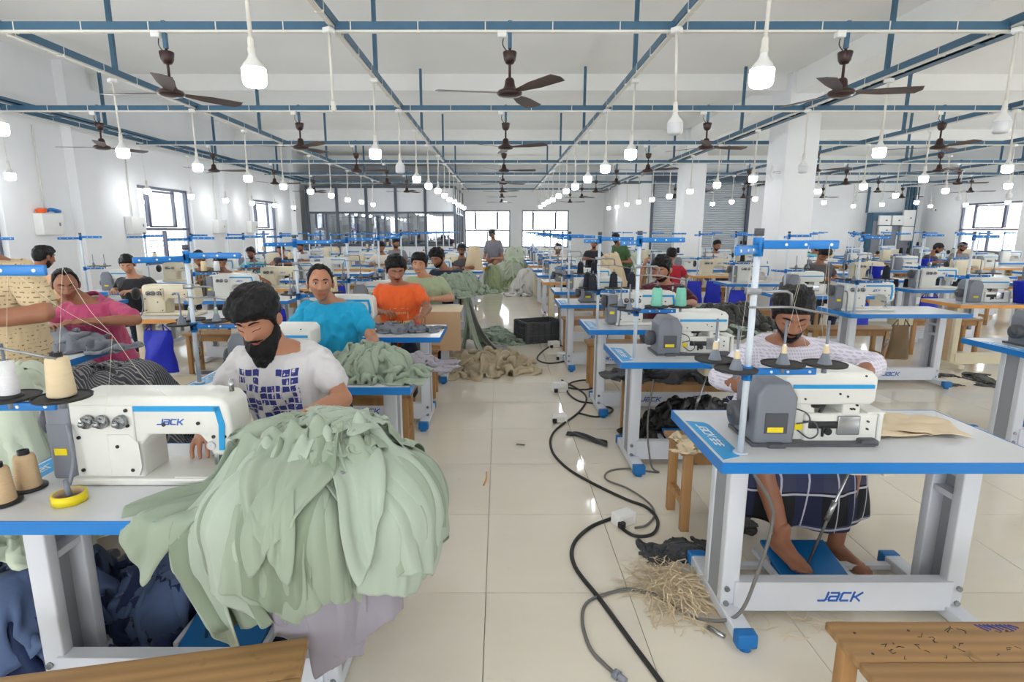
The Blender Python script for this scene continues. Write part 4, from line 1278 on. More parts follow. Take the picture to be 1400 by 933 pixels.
def person(label, loc, rz=0.0, *, skin='b', hair='short', hair_t=0.022, hair_curl=1.0, hair_mat='hair_black', sweep=0.0, beard=0.0, stubble=True,
           shirt=None, sleeve=0.55, pants='cloth_navy', lungi=None, head=None, hpitch=0.0, hyaw=0.0, hroll=0.0, lean=0.15, turn=0.0, side=0.0,
           arms=None, legs=None, eyes='down', smile=0.0, near=1, seat=0.46, group='garment workers', wrinkle=0.006, seed=1, mask=None, cap=None, show_legs=True, legs_mat=None, collar=False, feet=True, standing=False, scale=1.0):
    t = thing('person', label, 'person', loc, rz, group)
    t.scale = (scale,) * 3
    vox = (0.022, 0.013, 0.0095)[near]
    pz = seat + 0.09
    up = Vector((side, -math.sin(lean), math.cos(lean)))
    pel = Vector((0, 0, pz))
    neck = pel + up * 0.52
    hc = Vector(head) if head is not None else neck + Vector((side * 0.1, -0.06 - 0.1 * math.sin(lean), 0.155))
    tm = Matrix.Rotation(turn, 3, 'Z')
    tilt = Matrix.Rotation(lean, 3, 'X')
    def sec(f, rx, ry, dy=0.0, tw=1.0):
        return (tuple(pel + up * (0.52 * f) + tilt @ Vector((0, dy, 0))), rx, ry, Matrix.Rotation(turn * tw, 3, 'Z') @ tilt)
    torso = [sec(-0.16, 0.15, 0.12, 0, 0.2), sec(0.0, 0.172, 0.125, 0, 0.3), sec(0.25, 0.155, 0.115, -0.005, 0.5), sec(0.5, 0.162, 0.118, -0.01, 0.8), sec(0.74, 0.178, 0.12, -0.005), sec(0.87, 0.178, 0.1, 0.01), sec(0.94, 0.135, 0.08, 0.015), sec(1.02, 0.062, 0.06, 0.01)]
    sh = {}
    for s in (-1, 1):
        sh[s] = pel + up * (0.52 * 0.872) + tm @ Vector((s * 0.163, 0.012, 0))
    A = {-1: (Vector((-0.27, -0.1, 0.82)), Vector((-0.13, -0.34, 0.84))), 1: (Vector((0.27, -0.1, 0.82)), Vector((0.13, -0.34, 0.84)))}
    if arms:
        for s, (e, w) in arms.items():
            A[s] = (Vector(e), Vector(w))
    Lg = {s: (Vector((s * 0.095, 0.0, pz - 0.03)), Vector((s * 0.14, -0.41, seat + 0.05)), Vector((s * 0.13, -0.36, 0.1)), (s * 0.15, -1, 0)) for s in (-1, 1)}
    if standing:
        Lg = {s: (Vector((s * 0.095, 0.0, pz - 0.03)), Vector((s * 0.1, -0.02, pz * 0.53)), Vector((s * 0.1, 0.03, 0.1)), (s * 0.15, -1, 0)) for s in (-1, 1)}
    if legs:
        for s, q in legs.items():
            h0 = Lg[s][0]
            Lg[s] = (h0, Vector(q[0]), Vector(q[1]), q[2])
    Rh = Matrix.Rotation(hyaw, 3, 'Z') @ Matrix.Rotation(hroll, 3, 'Y') @ Matrix.Rotation(hpitch, 3, 'X')
    # skin trunk
    parts = [('loft', torso), ('cap', tuple(neck - up * 0.03), tuple(hc + Rh @ Vector((0, 0.03, -0.055))), 0.057, 0.054)]
    for s in (-1, 1):
        e, w = A[s]
        parts += [('cap', sh[s] - up * 0.01, e, 0.045, 0.039), ('cap', e, e.lerp(w, 0.35), 0.04, 0.042), ('cap', e.lerp(w, 0.35), w, 0.042, 0.026)]
        if show_legs:
            h, k, a, fd = Lg[s]
            parts += [('cap', h, k, 0.078, 0.055), ('cap', k, k.lerp(a, 0.35), 0.053, 0.052), ('cap', k.lerp(a, 0.35), a, 0.05, 0.034)]
    V, F, _ = blob_mesh(parts, vox * 1.15, 4)
    VV = [V]; FF = list(F); mi = [0] * len(F); o = len(V)
    # head
    nu, nv = ((36, 30), (64, 52), (112, 88))[near]
    HV, HF = head_geo(nu, nv, 1.0, smile)
    HN = vnormals(HV, HF)
    R3 = np.array(Rh); hcn = np.array(hc)
    def put(P):
        return P @ R3.T + hcn
    VV.append(put(HV))
    for f in HF:
        c = HV[list(f)].mean(0)
        lip = abs(c[0]) < (0.025 + 0.006 * smile) * max(0.15, 1 - ((c[2] + 0.062) / 0.016) ** 2) ** 0.5 and -0.077 < c[2] < -0.05 and c[1] < -0.06
        FF.append(tuple(i + o for i in f)); mi.append(1 if lip else 0)
    o += len(HV)
    for s in (-1, 1):
        eb = MB(); eb.sphere((0, 0, 0), (0.011, 0.019, 0.031), 12, 9)
        EV = np.array(eb.v)
        EV[:, 0] += 0.004 * (EV[:, 1] / 0.019) ** 2 - 0.004 * gauss(EV[:, 1] / 0.019, 0.5) * gauss(EV[:, 2] / 0.03, 0.55)
        EV = EV * np.array([s, 1, 1]) + np.array([s * 0.0775, 0.014, -0.006])
        EV[:, 0] += s * 0.35 * np.maximum(EV[:, 1] - 0.01, 0)
        VV.append(put(EV))
        for f in eb.f:
            FF.append(tuple(i + o for i in (f if s > 0 else f[::-1]))); mi.append(0)
        o += len(EV)
    # hands and feet
    if True:
        hg = cached('hand', hand_geo)
        for s in (-1, 1):
            e, w = A[s]
            M = frame_mat(w - e, (0, -0.25, 1))
            P = hg[0] * np.array([-s, 1, 1])
            P = P @ np.array(M).T + np.array(w)
            VV.append(P)
            FF += [tuple(i + o for i in (f if s < 0 else f[::-1])) for f in hg[1]]; mi += [0] * len(hg[1]); o += len(P)
        if show_legs and feet:
            fg = cached('foot', foot_geo)
            for s in (-1, 1):
                h, k, a, fd = Lg[s]
                M = frame_mat(Vector(fd), (0, 0, 1))
                P = fg[0] * np.array([-s, 1, 1])
                P = P @ np.array(M).T + np.array(a) + np.array([0, 0, -0.085])
                VV.append(P)
                FF += [tuple(i + o for i in (f if s < 0 else f[::-1])) for f in fg[1]]; mi += [0] * len(fg[1]); o += len(P)
    body = obj('body', np_mesh('body', np.concatenate(VV), FF, 'skin_' + skin, 'lips_' + skin, midx=mi), t)
    body['label'] = 'brown skinned head, arms and legs'
    # hair, beard, face details
    if hair:
        P, K = hair_shell(HV, HF, HN, hair, hair_t, seed, hair_curl, sweep)
        obj('hair', np_mesh('hair', put(P), K, hair_mat), t)
    if beard or stubble:
        P, K = beard_shell(HV, HF, HN, beard, seed + 9, 0.0 if stubble == 'mus' else 1.0, 0.004 if beard else 0.0015)
        obj('beard', np_mesh('beard', put(P), K, 'hair_black'), t)
    if near:
        fm = HV[:, 1] < -0.03
        FVx, FVn = HV[fm], HN[fm]
        def surf(x, z, off):
            i = np.argsort((FVx[:, 0] - x) ** 2 + (FVx[:, 2] - z) ** 2)[:4]
            w = 1 / (1e-6 + (FVx[i, 0] - x) ** 2 + (FVx[i, 2] - z) ** 2); w /= w.sum()
            y = (FVx[i, 1] * w).sum()
            return (x, y - off, z)
        for s in (-1, 1):
            mb = MB(); pts = [surf(s * a, b, 0.0015) for a, b in ((0.014, 0.034), (0.024, 0.0385), (0.036, 0.039), (0.05, 0.0315))]
            mb.tube(spline(pts, 4), [0.0022, 0.003, 0.0036, 0.0038, 0.0038, 0.0038, 0.0038, 0.0036, 0.0034, 0.003, 0.0026, 0.002, 0.001], 6)
            P = put(np.array(mb.v)); obj('eyebrow', np_mesh('eyebrow', P, mb.f, 'hair_black'), t)
            if eyes == 'open':
                e = MB(); c = surf(s * 0.032, 0.012, 0.0); e.sphere((c[0], c[1] + 0.0085, c[2]), (0.0125, 0.0112, 0.0050), 12, 8)
                eye = obj('eye', np_mesh('eye', put(np.array(e.v)), e.f, 'eye_white'), t)
                e = MB(); e.sphere((c[0], c[1] - 0.0012, c[2] + 0.0005), (0.0056, 0.0028, 0.0052), 10, 6)
                obj('iris', np_mesh('iris', put(np.array(e.v)), e.f, 'iris'), eye)
            lid = MB(); zz = 0.0165 if eyes == 'open' else 0.0065
            lid.tube(spline([surf(s * (0.032 + q), zz + c, 0.0005) for q, c in ((-0.015, -0.004), (-0.005, 0.0005 if eyes == 'open' else -0.0015), (0.006, 0.0005 if eyes == 'open' else -0.0015), (0.016, -0.003 if eyes == 'open' else 0.0005))], 4), 0.0014, 5)
            obj('eyelash', np_mesh('eyelash', put(np.array(lid.v)), lid.f, 'hair_black'), t)
        if smile > 0.6:
            e = MB(); c = surf(0, -0.0615, 0.0); e.sphere((0, c[1] + 0.004, -0.0612), (0.017, 0.0075, 0.0045), 14, 8)
            obj('teeth', np_mesh('teeth', put(np.array(e.v)), e.f, 'teeth'), t)
    if cap:
        x, y, z = HV.T
        h = sstep(0.03, 0.036, z + 0.25 * y)
        P = HV + HN * (0.02 * h - 0.004 * (1 - h))[:, None]
        K = [f for f in HF if max(h[list(f)]) > 0.02]
        c = obj('cap', np_mesh('cap', put(P), K, cap), t)
        mb = MB(); mb.grid(np.array([[(0.075 * math.sin(a) * (1 + 0.0 * r), -0.055 - (0.035 + 0.075 * r) * math.cos(a), 0.05 - 0.018 * r - 0.01 * abs(math.sin(a))) for a in np.linspace(-1.25, 1.25, 12)] for r in (0, 0.5, 1)]))
        obj('cap_peak', np_mesh('cap_peak', put(np.array(mb.v)), mb.f, cap), c)
    # clothes
    shirt_o = None
    if shirt:
        def inf(q, d):
            return (q[0], q[1] + d, q[2] + d, q[3])
        ts = [inf(torso[0], 0.03), inf(torso[1], 0.028), inf(torso[2], 0.026), inf(torso[3], 0.02), inf(torso[4], 0.016), inf(torso[5], 0.016)]
        c, rx, ry, Mx = torso[6]
        ts.append((tuple(Vector(c) + up * 0.008), rx + 0.012, ry + 0.014, Mx))
        c, rx, ry, Mx = torso[7]
        ts.append((tuple(Vector(c) - up * 0.016), 0.068, 0.066, Mx))
        parts = [('loft', ts)]
        for s in (-1, 1):
            e, w = A[s]
            parts.append(('cap', sh[s] - up * 0.004, sh[s].lerp(e, min(sleeve, 1.0)), 0.06, 0.058 if sleeve <= 1 else 0.05))
            if sleeve > 1:
                parts.append(('cap', e, e.lerp(w, sleeve - 1), 0.05, 0.04))
        SV, SF, SN = blob_mesh(parts, vox, 4)
        Q = SV.copy(); Q[:, 2] *= 0.62
        wv = wob(Q, seed + 20, 3.6)
        wv = 1 - 2 * np.abs(wv)                               # ridged folds
        fine = 1 - 2 * np.abs(wob(Q * np.array([1, 1, 0.5]), seed + 31, 9.0))
        fade = sstep(0.05, 0.17, np.linalg.norm(SV - np.array(neck), axis=1))
        SV = SV + SN * ((wrinkle * 1.5 * wv + wrinkle * 0.6 * fine) * fade)[:, None]
        if near:
            shirt_o = obj('shirt', np_mesh('shirt', SV, SF, shirt), t)
        else:
            shirt_o = obj('shirt', np_mesh('shirt', SV, SF, shirt), t)
        if collar:
            n0 = neck + tilt @ Vector((0, 0.01, 0))
            mb = MB(); rows = []
            for r, (rad, dz) in enumerate(((0.066, 0.035), (0.082, 0.012), (0.098, -0.008))):
                rows.append([tuple(n0 + tilt @ Vector((rad * 1.05 * math.sin(a), -rad * math.cos(a) * 1.0, dz - 0.02 - 0.03 * math.cos(a)))) for a in np.linspace(0.28, 2 * PI - 0.28, 30)])
            mb.grid(np.array(rows)); me = mb.mesh('collar', shirt)
            oc = obj('collar', me, shirt_o)
            md = oc.modifiers.new('thick', 'SOLIDIFY'); md.thickness = 0.004
    if pants and show_legs:
        parts = [('loft', [(q[0], q[1] + 0.016, q[2] + 0.018, q[3]) for q in torso[:2]])]
        for s in (-1, 1):
            h, k, a, fd = Lg[s]
            parts += [('cap', h, k, 0.098, 0.074), ('cap', k, a + Vector((0, 0.01, 0.03)), 0.072, 0.058)]
        PV, PF, PN = blob_mesh(parts, vox * 1.1, 4)
        PV = PV + PN * (0.006 * (1 - 2 * np.abs(wob(PV, seed + 40, 3.0))))[:, None]
        obj('trousers', np_mesh('trousers', PV, PF, pants), t)
    t['_seed'] = seed
    return t, shirt_o, dict(sh=sh, A=A, L=Lg, hc=hc, pel=pel, up=up, put=put, surf=None)

def shirt_print(shirt_o, t, rects, origin, ux, uz, m, name='shirt_print', ext=0.0012, sub=2):
    """flat print: small quads laid on the shirt front by casting rays along +Y (person frame)"""
    me = shirt_o.data
    bvh = BVHTree.FromPolygons([v.co for v in me.vertices], [tuple(p.vertices) for p in me.polygons])
    O, ux, uz = Vector(origin), Vector(ux), Vector(uz)
    dr = ux.cross(uz).normalized()
    if dr.y < 0:
        dr = -dr
    mb = MB()
    for (x0, x1, z0, z1) in rects:
        n = sub; g = []
        ok = True
        for j in range(n + 1):
            row = []
            for i in range(n + 1):
                p = O + ux * (x0 + (x1 - x0) * i / n) + uz * (z0 + (z1 - z0) * j / n) - dr * 0.5
                h, nn, _, _ = bvh.ray_cast(p, dr)
                if h is None:
                    ok = False; break
                row.append(tuple(h - dr * ext))
            if not ok:
                break
            g.append(row)
        if ok:
            mb.grid(np.array(g))
    o = obj(name, mb.mesh(name, m), shirt_o)
    o['kind'] = 'stuff'
    return o

def mat_cloth(name, rgb, rough=0.85, var=0.08, weave=900, sheen=0.15, vscale=5):
    q = NT(name)
    c = s2l(rgb)
    v = q.coord('Object')
    f = q.noise(v, vscale, 4)
    q.l(q.mix(f, tuple(x * (1 - var * 1.3) for x in c), tuple(min(1, x * (1 + var)) for x in c)), q.b.inputs['Base Color'])
    q.b.inputs['Roughness'].default_value = rough
    q.b.inputs['Sheen Weight'].default_value = sheen
    w = q.noise(v, 28, 4, 0.6)
    q.bump(w, 0.25, 0.006)
    MATS[name] = q.m
    return q.m
def mat_motif(name, base, dark, sx, sy, thr=0.5, kind='hash'):
    q = NT(name)
    v = q.coord('Object', (1, 1, 1))
    sep = q.n('ShaderNodeSeparateXYZ'); q.l(v, sep.inputs[0])
    X = q.math('ADD', sep.outputs[0], q.math('MULTIPLY', sep.outputs[1], 0.6)); Z = sep.outputs[2]
    if kind == 'hash':
        br = q.n('ShaderNodeTexBrick'); br.offset = 0.5
        cb = q.n('ShaderNodeCombineXYZ'); q.l(X, cb.inputs[0]); q.l(Z, cb.inputs[1]); q.l(cb.outputs[0], br.inputs['Vector'])
        br.inputs['Scale'].default_value = sx; br.inputs['Mortar Size'].default_value = 0.16; br.inputs['Mortar Smooth'].default_value = 0.2
        br.inputs['Brick Width'].default_value = 0.9; br.inputs['Row Height'].default_value = 0.42
        ck = q.n('ShaderNodeTexChecker'); ck.inputs['Scale'].default_value = sx * 1.1; q.l(cb.outputs[0], ck.inputs['Vector'])
        st = q.math('SINE', q.math('MULTIPLY', q.math('ADD', q.math('MULTIPLY', X, ck.outputs['Fac']), q.math('MULTIPLY', Z, q.math('SUBTRACT', 1.0, ck.outputs['Fac']))), sx * 14))
        fac = q.math('MULTIPLY', q.math('SUBTRACT', 1.0, br.outputs['Fac']), q.math('GREATER_THAN', st, 0.1))
        col = q.mix(q.math('MULTIPLY', fac, 0.8), s2l(base), s2l(dark))
    elif kind == 'lace':
        a = q.math('SINE', q.math('MULTIPLY', q.math('ADD', X, Z), sx)); b = q.math('SINE', q.math('MULTIPLY', q.math('SUBTRACT', X, Z), sy))
        f = q.math('MULTIPLY', a, b)
        fac = q.math('GREATER_THAN', f, 0.25)
        col = q.mix(q.math('MULTIPLY', fac, 0.75), s2l(base), s2l(dark))
        q.bump(f, 0.3, 0.004)
    elif kind == 'check':
        nz = q.noise(v, 4, 2)
        lx = q.math('LESS_THAN', q.math('ABSOLUTE', q.math('SUBTRACT', q.math('FRACT', q.math('MULTIPLY', X, sx)), 0.5)), 0.03)
        lz = q.math('LESS_THAN', q.math('ABSOLUTE', q.math('SUBTRACT', q.math('FRACT', q.math('ADD', q.math('MULTIPLY', Z, sy), 0.18)), 0.5)), 0.03)
        bandx = q.math('GREATER_THAN', q.math('FRACT', q.math('MULTIPLY', X, sx * 0.5)), 0.55)
        bandz = q.math('GREATER_THAN', q.math('FRACT', q.math('ADD', q.math('MULTIPLY', Z, sy * 0.5), 0.3)), 0.5)
        dk = q.mix(q.math('MULTIPLY', bandz, 0.85), s2l((14, 14, 20)), s2l((62, 66, 92)))
        dk = q.mix(q.math('MULTIPLY', bandx, 0.35), dk, s2l((34, 48, 96)))
        col = q.mix(q.math('MULTIPLY', q.math('MAXIMUM', lx, lz), 0.8), dk, s2l((200, 200, 214)))
    else:
        s = q.math('SINE', q.math('MULTIPLY', X, sx)); col = q.mix(q.math('GREATER_THAN', s, thr), s2l(base), s2l(dark))
    q.l(col, q.b.inputs['Base Color'])
    q.b.inputs['Roughness'].default_value = 0.85
    MATS[name] = q.m
mat_cloth('cloth_white', (208, 206, 208)); mat_cloth('cloth_cyan', (10, 160, 206)); mat_cloth('cloth_orange', (238, 100, 40)); mat_cloth('cloth_palegreen', (166, 178, 146))
mat_cloth('cloth_navy', (34, 44, 66)); mat_cloth('cloth_black', (36, 38, 44)); mat_cloth('cloth_pink', (186, 70, 112)); mat_cloth('cloth_peach', (222, 176, 142)); mat_cloth('cloth_maroon', (84, 26, 42))
mat_cloth('cloth_red', (176, 28, 50)); mat_cloth('cloth_green', (70, 104, 62)); mat_cloth('cloth_teal', (110, 190, 196)); mat_cloth('cloth_brown', (112, 92, 66)); mat_cloth('cloth_cream', (220, 212, 198)); mat_cloth('cloth_grey', (130, 130, 140)); mat_cloth('cloth_dgrey', (84, 80, 84))
mat_cloth('print_blue', (44, 52, 128)); mat_cloth('print_yellow', (228, 196, 120)); mat_cloth('print_pale', (236, 190, 160)); mat_cloth('print_black', (40, 34, 36))
mat_motif('cloth_hash', (204, 182, 146), (108, 88, 66), 22, 22)
mat_motif('cloth_lace', (226, 222, 234), (186, 182, 206), 210, 210, kind='lace')
mat_motif('cloth_check', (0, 0, 0), (0, 0, 0), 8.0, 6.0, kind='check')
mat_motif('cloth_plaid', (126, 116, 96), (86, 76, 60), 120, 120, 0.2, 'stripe')
# ---------------------------------------------------------------- cloth
def pbd(P, L, steps=60, iters=10, collide=None, g=-9.8, dt=0.02, damp=0.96, bend=0.25, pin=None, fric=0.5, thick=None):
    """position based cloth on a (ny,nx,3) grid; L=(rest along x, rest along y)"""
    P = P.copy(); Q = P.copy()
    W = np.ones(P.shape[:2])[..., None]
    if pin is not None:
        W[pin] = 0
    lx, ly = L
    lym = ly if np.isscalar(ly) else float(np.mean(ly))
    ld = math.hypot(lx, lym)
    var = not np.isscalar(ly)
    def pair(a, b, rest, k, only_min=False):
        d = P[b] - P[a]
        n = np.linalg.norm(d, axis=-1, keepdims=True) + 1e-9
        c = (n - rest)
        if only_min:
            c = np.minimum(c, 0)
        wa, wb = W[a], W[b]
        ws = wa + wb + 1e-9
        corr = d / n * c * k
        P[a] += corr * wa / ws; P[b] -= corr * wb / ws
    sl = np.s_
    for st in range(steps):
        V = (P - Q) * damp
        Q = P.copy()
        V[..., 2] += g * dt * dt
        P += V * W
        for it in range(iters):
            for o in (0, 1):
                n = (P.shape[1] - o) // 2
                pair(sl[:, o:o + 2 * n:2], sl[:, o + 1:o + 2 * n:2], lx, 0.9)
                n = (P.shape[0] - o) // 2
                pair(sl[o:o + 2 * n:2], sl[o + 1:o + 2 * n:2], ly, 0.9)
            ks = 0.05 if var else 0.18
            pair(sl[:-1, :-1], sl[1:, 1:], ld, ks); pair(sl[1:, :-1], sl[:-1, 1:], ld, ks)
            if bend:
                pair(sl[:, :-2], sl[:, 2:], lx * 1.85, bend * 0.4, True); pair(sl[:-2], sl[2:], ly * 1.85, bend * 0.4, True)
                pair(sl[:, :-4], sl[:, 4:], lx * 2.6, bend * 0.25, True); pair(sl[:-4], sl[4:], ly * 2.6, bend * 0.25, True)
        if collide is not None:
            N = collide(P)
            mv = np.abs(N - P).sum(-1, keepdims=True) > 1e-7
            if fric > 0.5:
                N = np.where(mv, collide(N + (Q - N) * fric), N)
            P[:] = N
            Q = np.where(mv, Q + (P - Q) * 0.7, Q)
    return P

def col_floor(z=0.0):
    def f(P):
        P = P.copy(); P[..., 2] = np.maximum(P[..., 2], z); return P
    return f
def col_ell(c, r, base=None):
    c = np.array(c); r = np.array(r)
    def f(P):
        d = (P - c) / r
        n = np.linalg.norm(d, axis=-1, keepdims=True) + 1e-9
        P = np.where(n < 1, c + d / n * r, P)
        return P
    return f
def col_box(x0, x1, y0, y1, z0, z1):
    lo = np.array([x0, y0, z0]); hi = np.array([x1, y1, z1])
    def f(P):
        ins = np.all((P > lo) & (P < hi), -1)
        if not ins.any():
            return P
        P = P.copy(); p = P[ins]
        d = np.concatenate([p - lo, hi - p], 1)
        k = d.argmin(1)
        q = p.copy(); r = np.arange(len(p))
        q[r, k % 3] = np.where(k < 3, lo[k % 3], hi[k % 3])
        P[ins] = q
        return P
    return f
def chain(*fs):
    def f(P):
        for q in fs:
            P = q(P)
        return P
    return f

def smooth_noise2(ny, nx, seed, cells, amp):
    rg = np.random.RandomState(seed)
    g = rg.normal(size=(cells + 3, cells + 3))
    yy = np.linspace(0, cells, ny); xx = np.linspace(0, cells, nx)
    def cub(t):
        return t * t * (3 - 2 * t)
    iy = yy.astype(int); ix = xx.astype(int); fy = cub(yy - iy)[:, None]; fx = cub(xx - ix)[None]
    a = g[np.ix_(iy, ix)]; b = g[np.ix_(iy, ix + 1)]; c = g[np.ix_(iy + 1, ix)]; d = g[np.ix_(iy + 1, ix + 1)]
    return amp * ((a * (1 - fx) + b * fx) * (1 - fy) + (c * (1 - fx) + d * fx) * fy)

def crumple(nx, ny, size, comp, center, collide, seed, steps=45, iters=8, z0=0.3, amp=0.08, rot=0.0, bend=0.5, g=-6.0, fn=None, fric=0.85):
    """a sheet of cloth `size` (rest) squeezed by comp into its footprint, dropped on the collider"""
    rx, ry = size
    u = np.linspace(-0.5, 0.5, nx); v = np.linspace(-0.5, 0.5, ny)
    U, Vv = np.meshgrid(u, v)
    X = U * rx * comp; Y = Vv * ry * comp
    X = X + smooth_noise2(ny, nx, seed, 7, 0.03); Y = Y + smooth_noise2(ny, nx, seed + 1, 7, 0.03)
    Z = z0 + smooth_noise2(ny, nx, seed + 2, 6, amp) + smooth_noise2(ny, nx, seed + 3, 13, amp * 0.6)
    c, s = math.cos(rot), math.sin(rot)
    P = np.stack([center[0] + X * c - Y * s, center[1] + X * s + Y * c, center[2] + Z], -1)
    if fn:
        P[..., 2] += fn(P[..., 0], P[..., 1])
    return pbd(P, (rx / (nx - 1), ry / (ny - 1)), steps, iters, collide, g=g, bend=bend, damp=0.9, fric=fric)

def cloth_obj(name, P, m, parent=None, thick=0.003, sub=1, loc=(0, 0, 0)):
    mb = MB(); mb.grid(P - np.array(loc))
    o = obj(name, mb.mesh(name, *( (m,) if isinstance(m, str) else m)), parent, None)
    if sub:
        s = o.modifiers.new('smooth', 'SUBSURF'); s.levels = 1; s.render_levels = sub
    s = o.modifiers.new('thick', 'SOLIDIFY'); s.thickness = thick; s.offset = 0
    return o
mat_cloth('cloth_sage', (150, 164, 145), 0.8, 0.1); mat_cloth('cloth_sagelight', (166, 180, 164), 0.75, 0.08); mat_cloth('cloth_sagedark', (132, 147, 126), 0.85, 0.1); mat_cloth('cloth_lavgrey', (146, 141, 152), 0.75, 0.08); mat_cloth('cloth_denim', (84, 104, 142), 0.85, 0.15); mat_cloth('cloth_khaki', (196, 180, 150), 0.85, 0.1); mat_cloth('cloth_denimdark', (26, 44, 84), 0.85, 0.15)
mat_cloth('cloth_charcoal', (58, 58, 62), 0.8, 0.15); mat_cloth('cloth_paleleaf', (196, 206, 186), 0.85, 0.08); mat_cloth('cloth_beige', (222, 202, 168), 0.85, 0.08); mat_cloth('cloth_offwhite', (214, 212, 208), 0.85, 0.06); mat_cloth('cloth_olive', (56, 56, 50), 0.8, 0.2); mat_cloth('bag_black', (20, 20, 22), 0.35, 0.2)
mat_cloth('cloth_slate', (120, 124, 134), 0.85, 0.12); mat_cloth('cloth_leafprint', (166, 180, 140), 0.85, 0.25, vscale=14)
mat_motif('cloth_pinstripe', (70, 70, 76), (150, 150, 154), 420, 0, 0.55, 'stripe')

def col_lumps(c, r, seed, n=14, k=0.45, s0=0.3, grow=0.0):
    """a mound made of many overlapping rounded lumps"""
    rg = random.Random(seed)
    fs = [col_ell(c, [q * 0.92 + grow for q in r])]
    for i in range(n):
        a = rg.uniform(0, 2 * PI); e = rg.uniform(0.05, 1.0)
        d = (math.cos(a) * math.cos(e), math.sin(a) * math.cos(e), math.sin(e))
        p = [c[q] + d[q] * r[q] * 0.8 for q in range(3)]
        w = rg.uniform(0.7, 1.3)
        fs.append(col_ell(p, [s0 * r[0] * w + grow, s0 * r[1] * w * rg.uniform(0.5, 1) + grow, s0 * r[2] * w + grow]))
    return chain(*fs)
def strip(nx, ny, w, L, origin, ang, collide, seed, rise=0.03, pleat=0.35, steps=45, spread=0.0, drop=0.0, pin=True, curve=0.0, skew=0.0):
    """a long panel starting at origin, laid outward along ang (radians, 0=+X) with pleats across its width, then draped"""
    u = np.linspace(-0.5, 0.5, nx); v = np.linspace(0, 1, ny)
    U, Vv = np.meshgrid(u, v)
    rg = np.random.RandomState(seed)
    sq = 1 - pleat * (1 - 0.5 * Vv)
    off = U * w * sq
    z = rise + 0.034 * np.sin(U * rg.uniform(12, 20) + rg.uniform(0, 6) + 2 * Vv) * pleat * 2 + smooth_noise2(ny, nx, seed, 5, 0.016)
    d = Vv * L * 0.93 * (1 + skew * U)
    a = ang + curve * Vv
    X = origin[0] + np.cos(a) * d - np.sin(a) * off; Y = origin[1] + np.sin(a) * d + np.cos(a) * off
    Z = origin[2] + z - drop * Vv * L
    P = np.stack([X, Y, Z], -1)
    pm = None
    if pin:
        pm = np.zeros((ny, nx), bool); pm[:2] = True
    return pbd(P, (w / (nx - 1), (L / (ny - 1)) * (1 + skew * u)[None, :, None]), steps, 9, collide, g=-9.8, bend=0.5, damp=0.93, pin=pm, fric=0.93)

def dome(c, r):
    def f(x, y):
        q = 1 - ((x - c[0]) / r[0]) ** 2 - ((y - c[1]) / r[1]) ** 2
        return np.sqrt(np.maximum(q, 0)) * r[2]
    return f

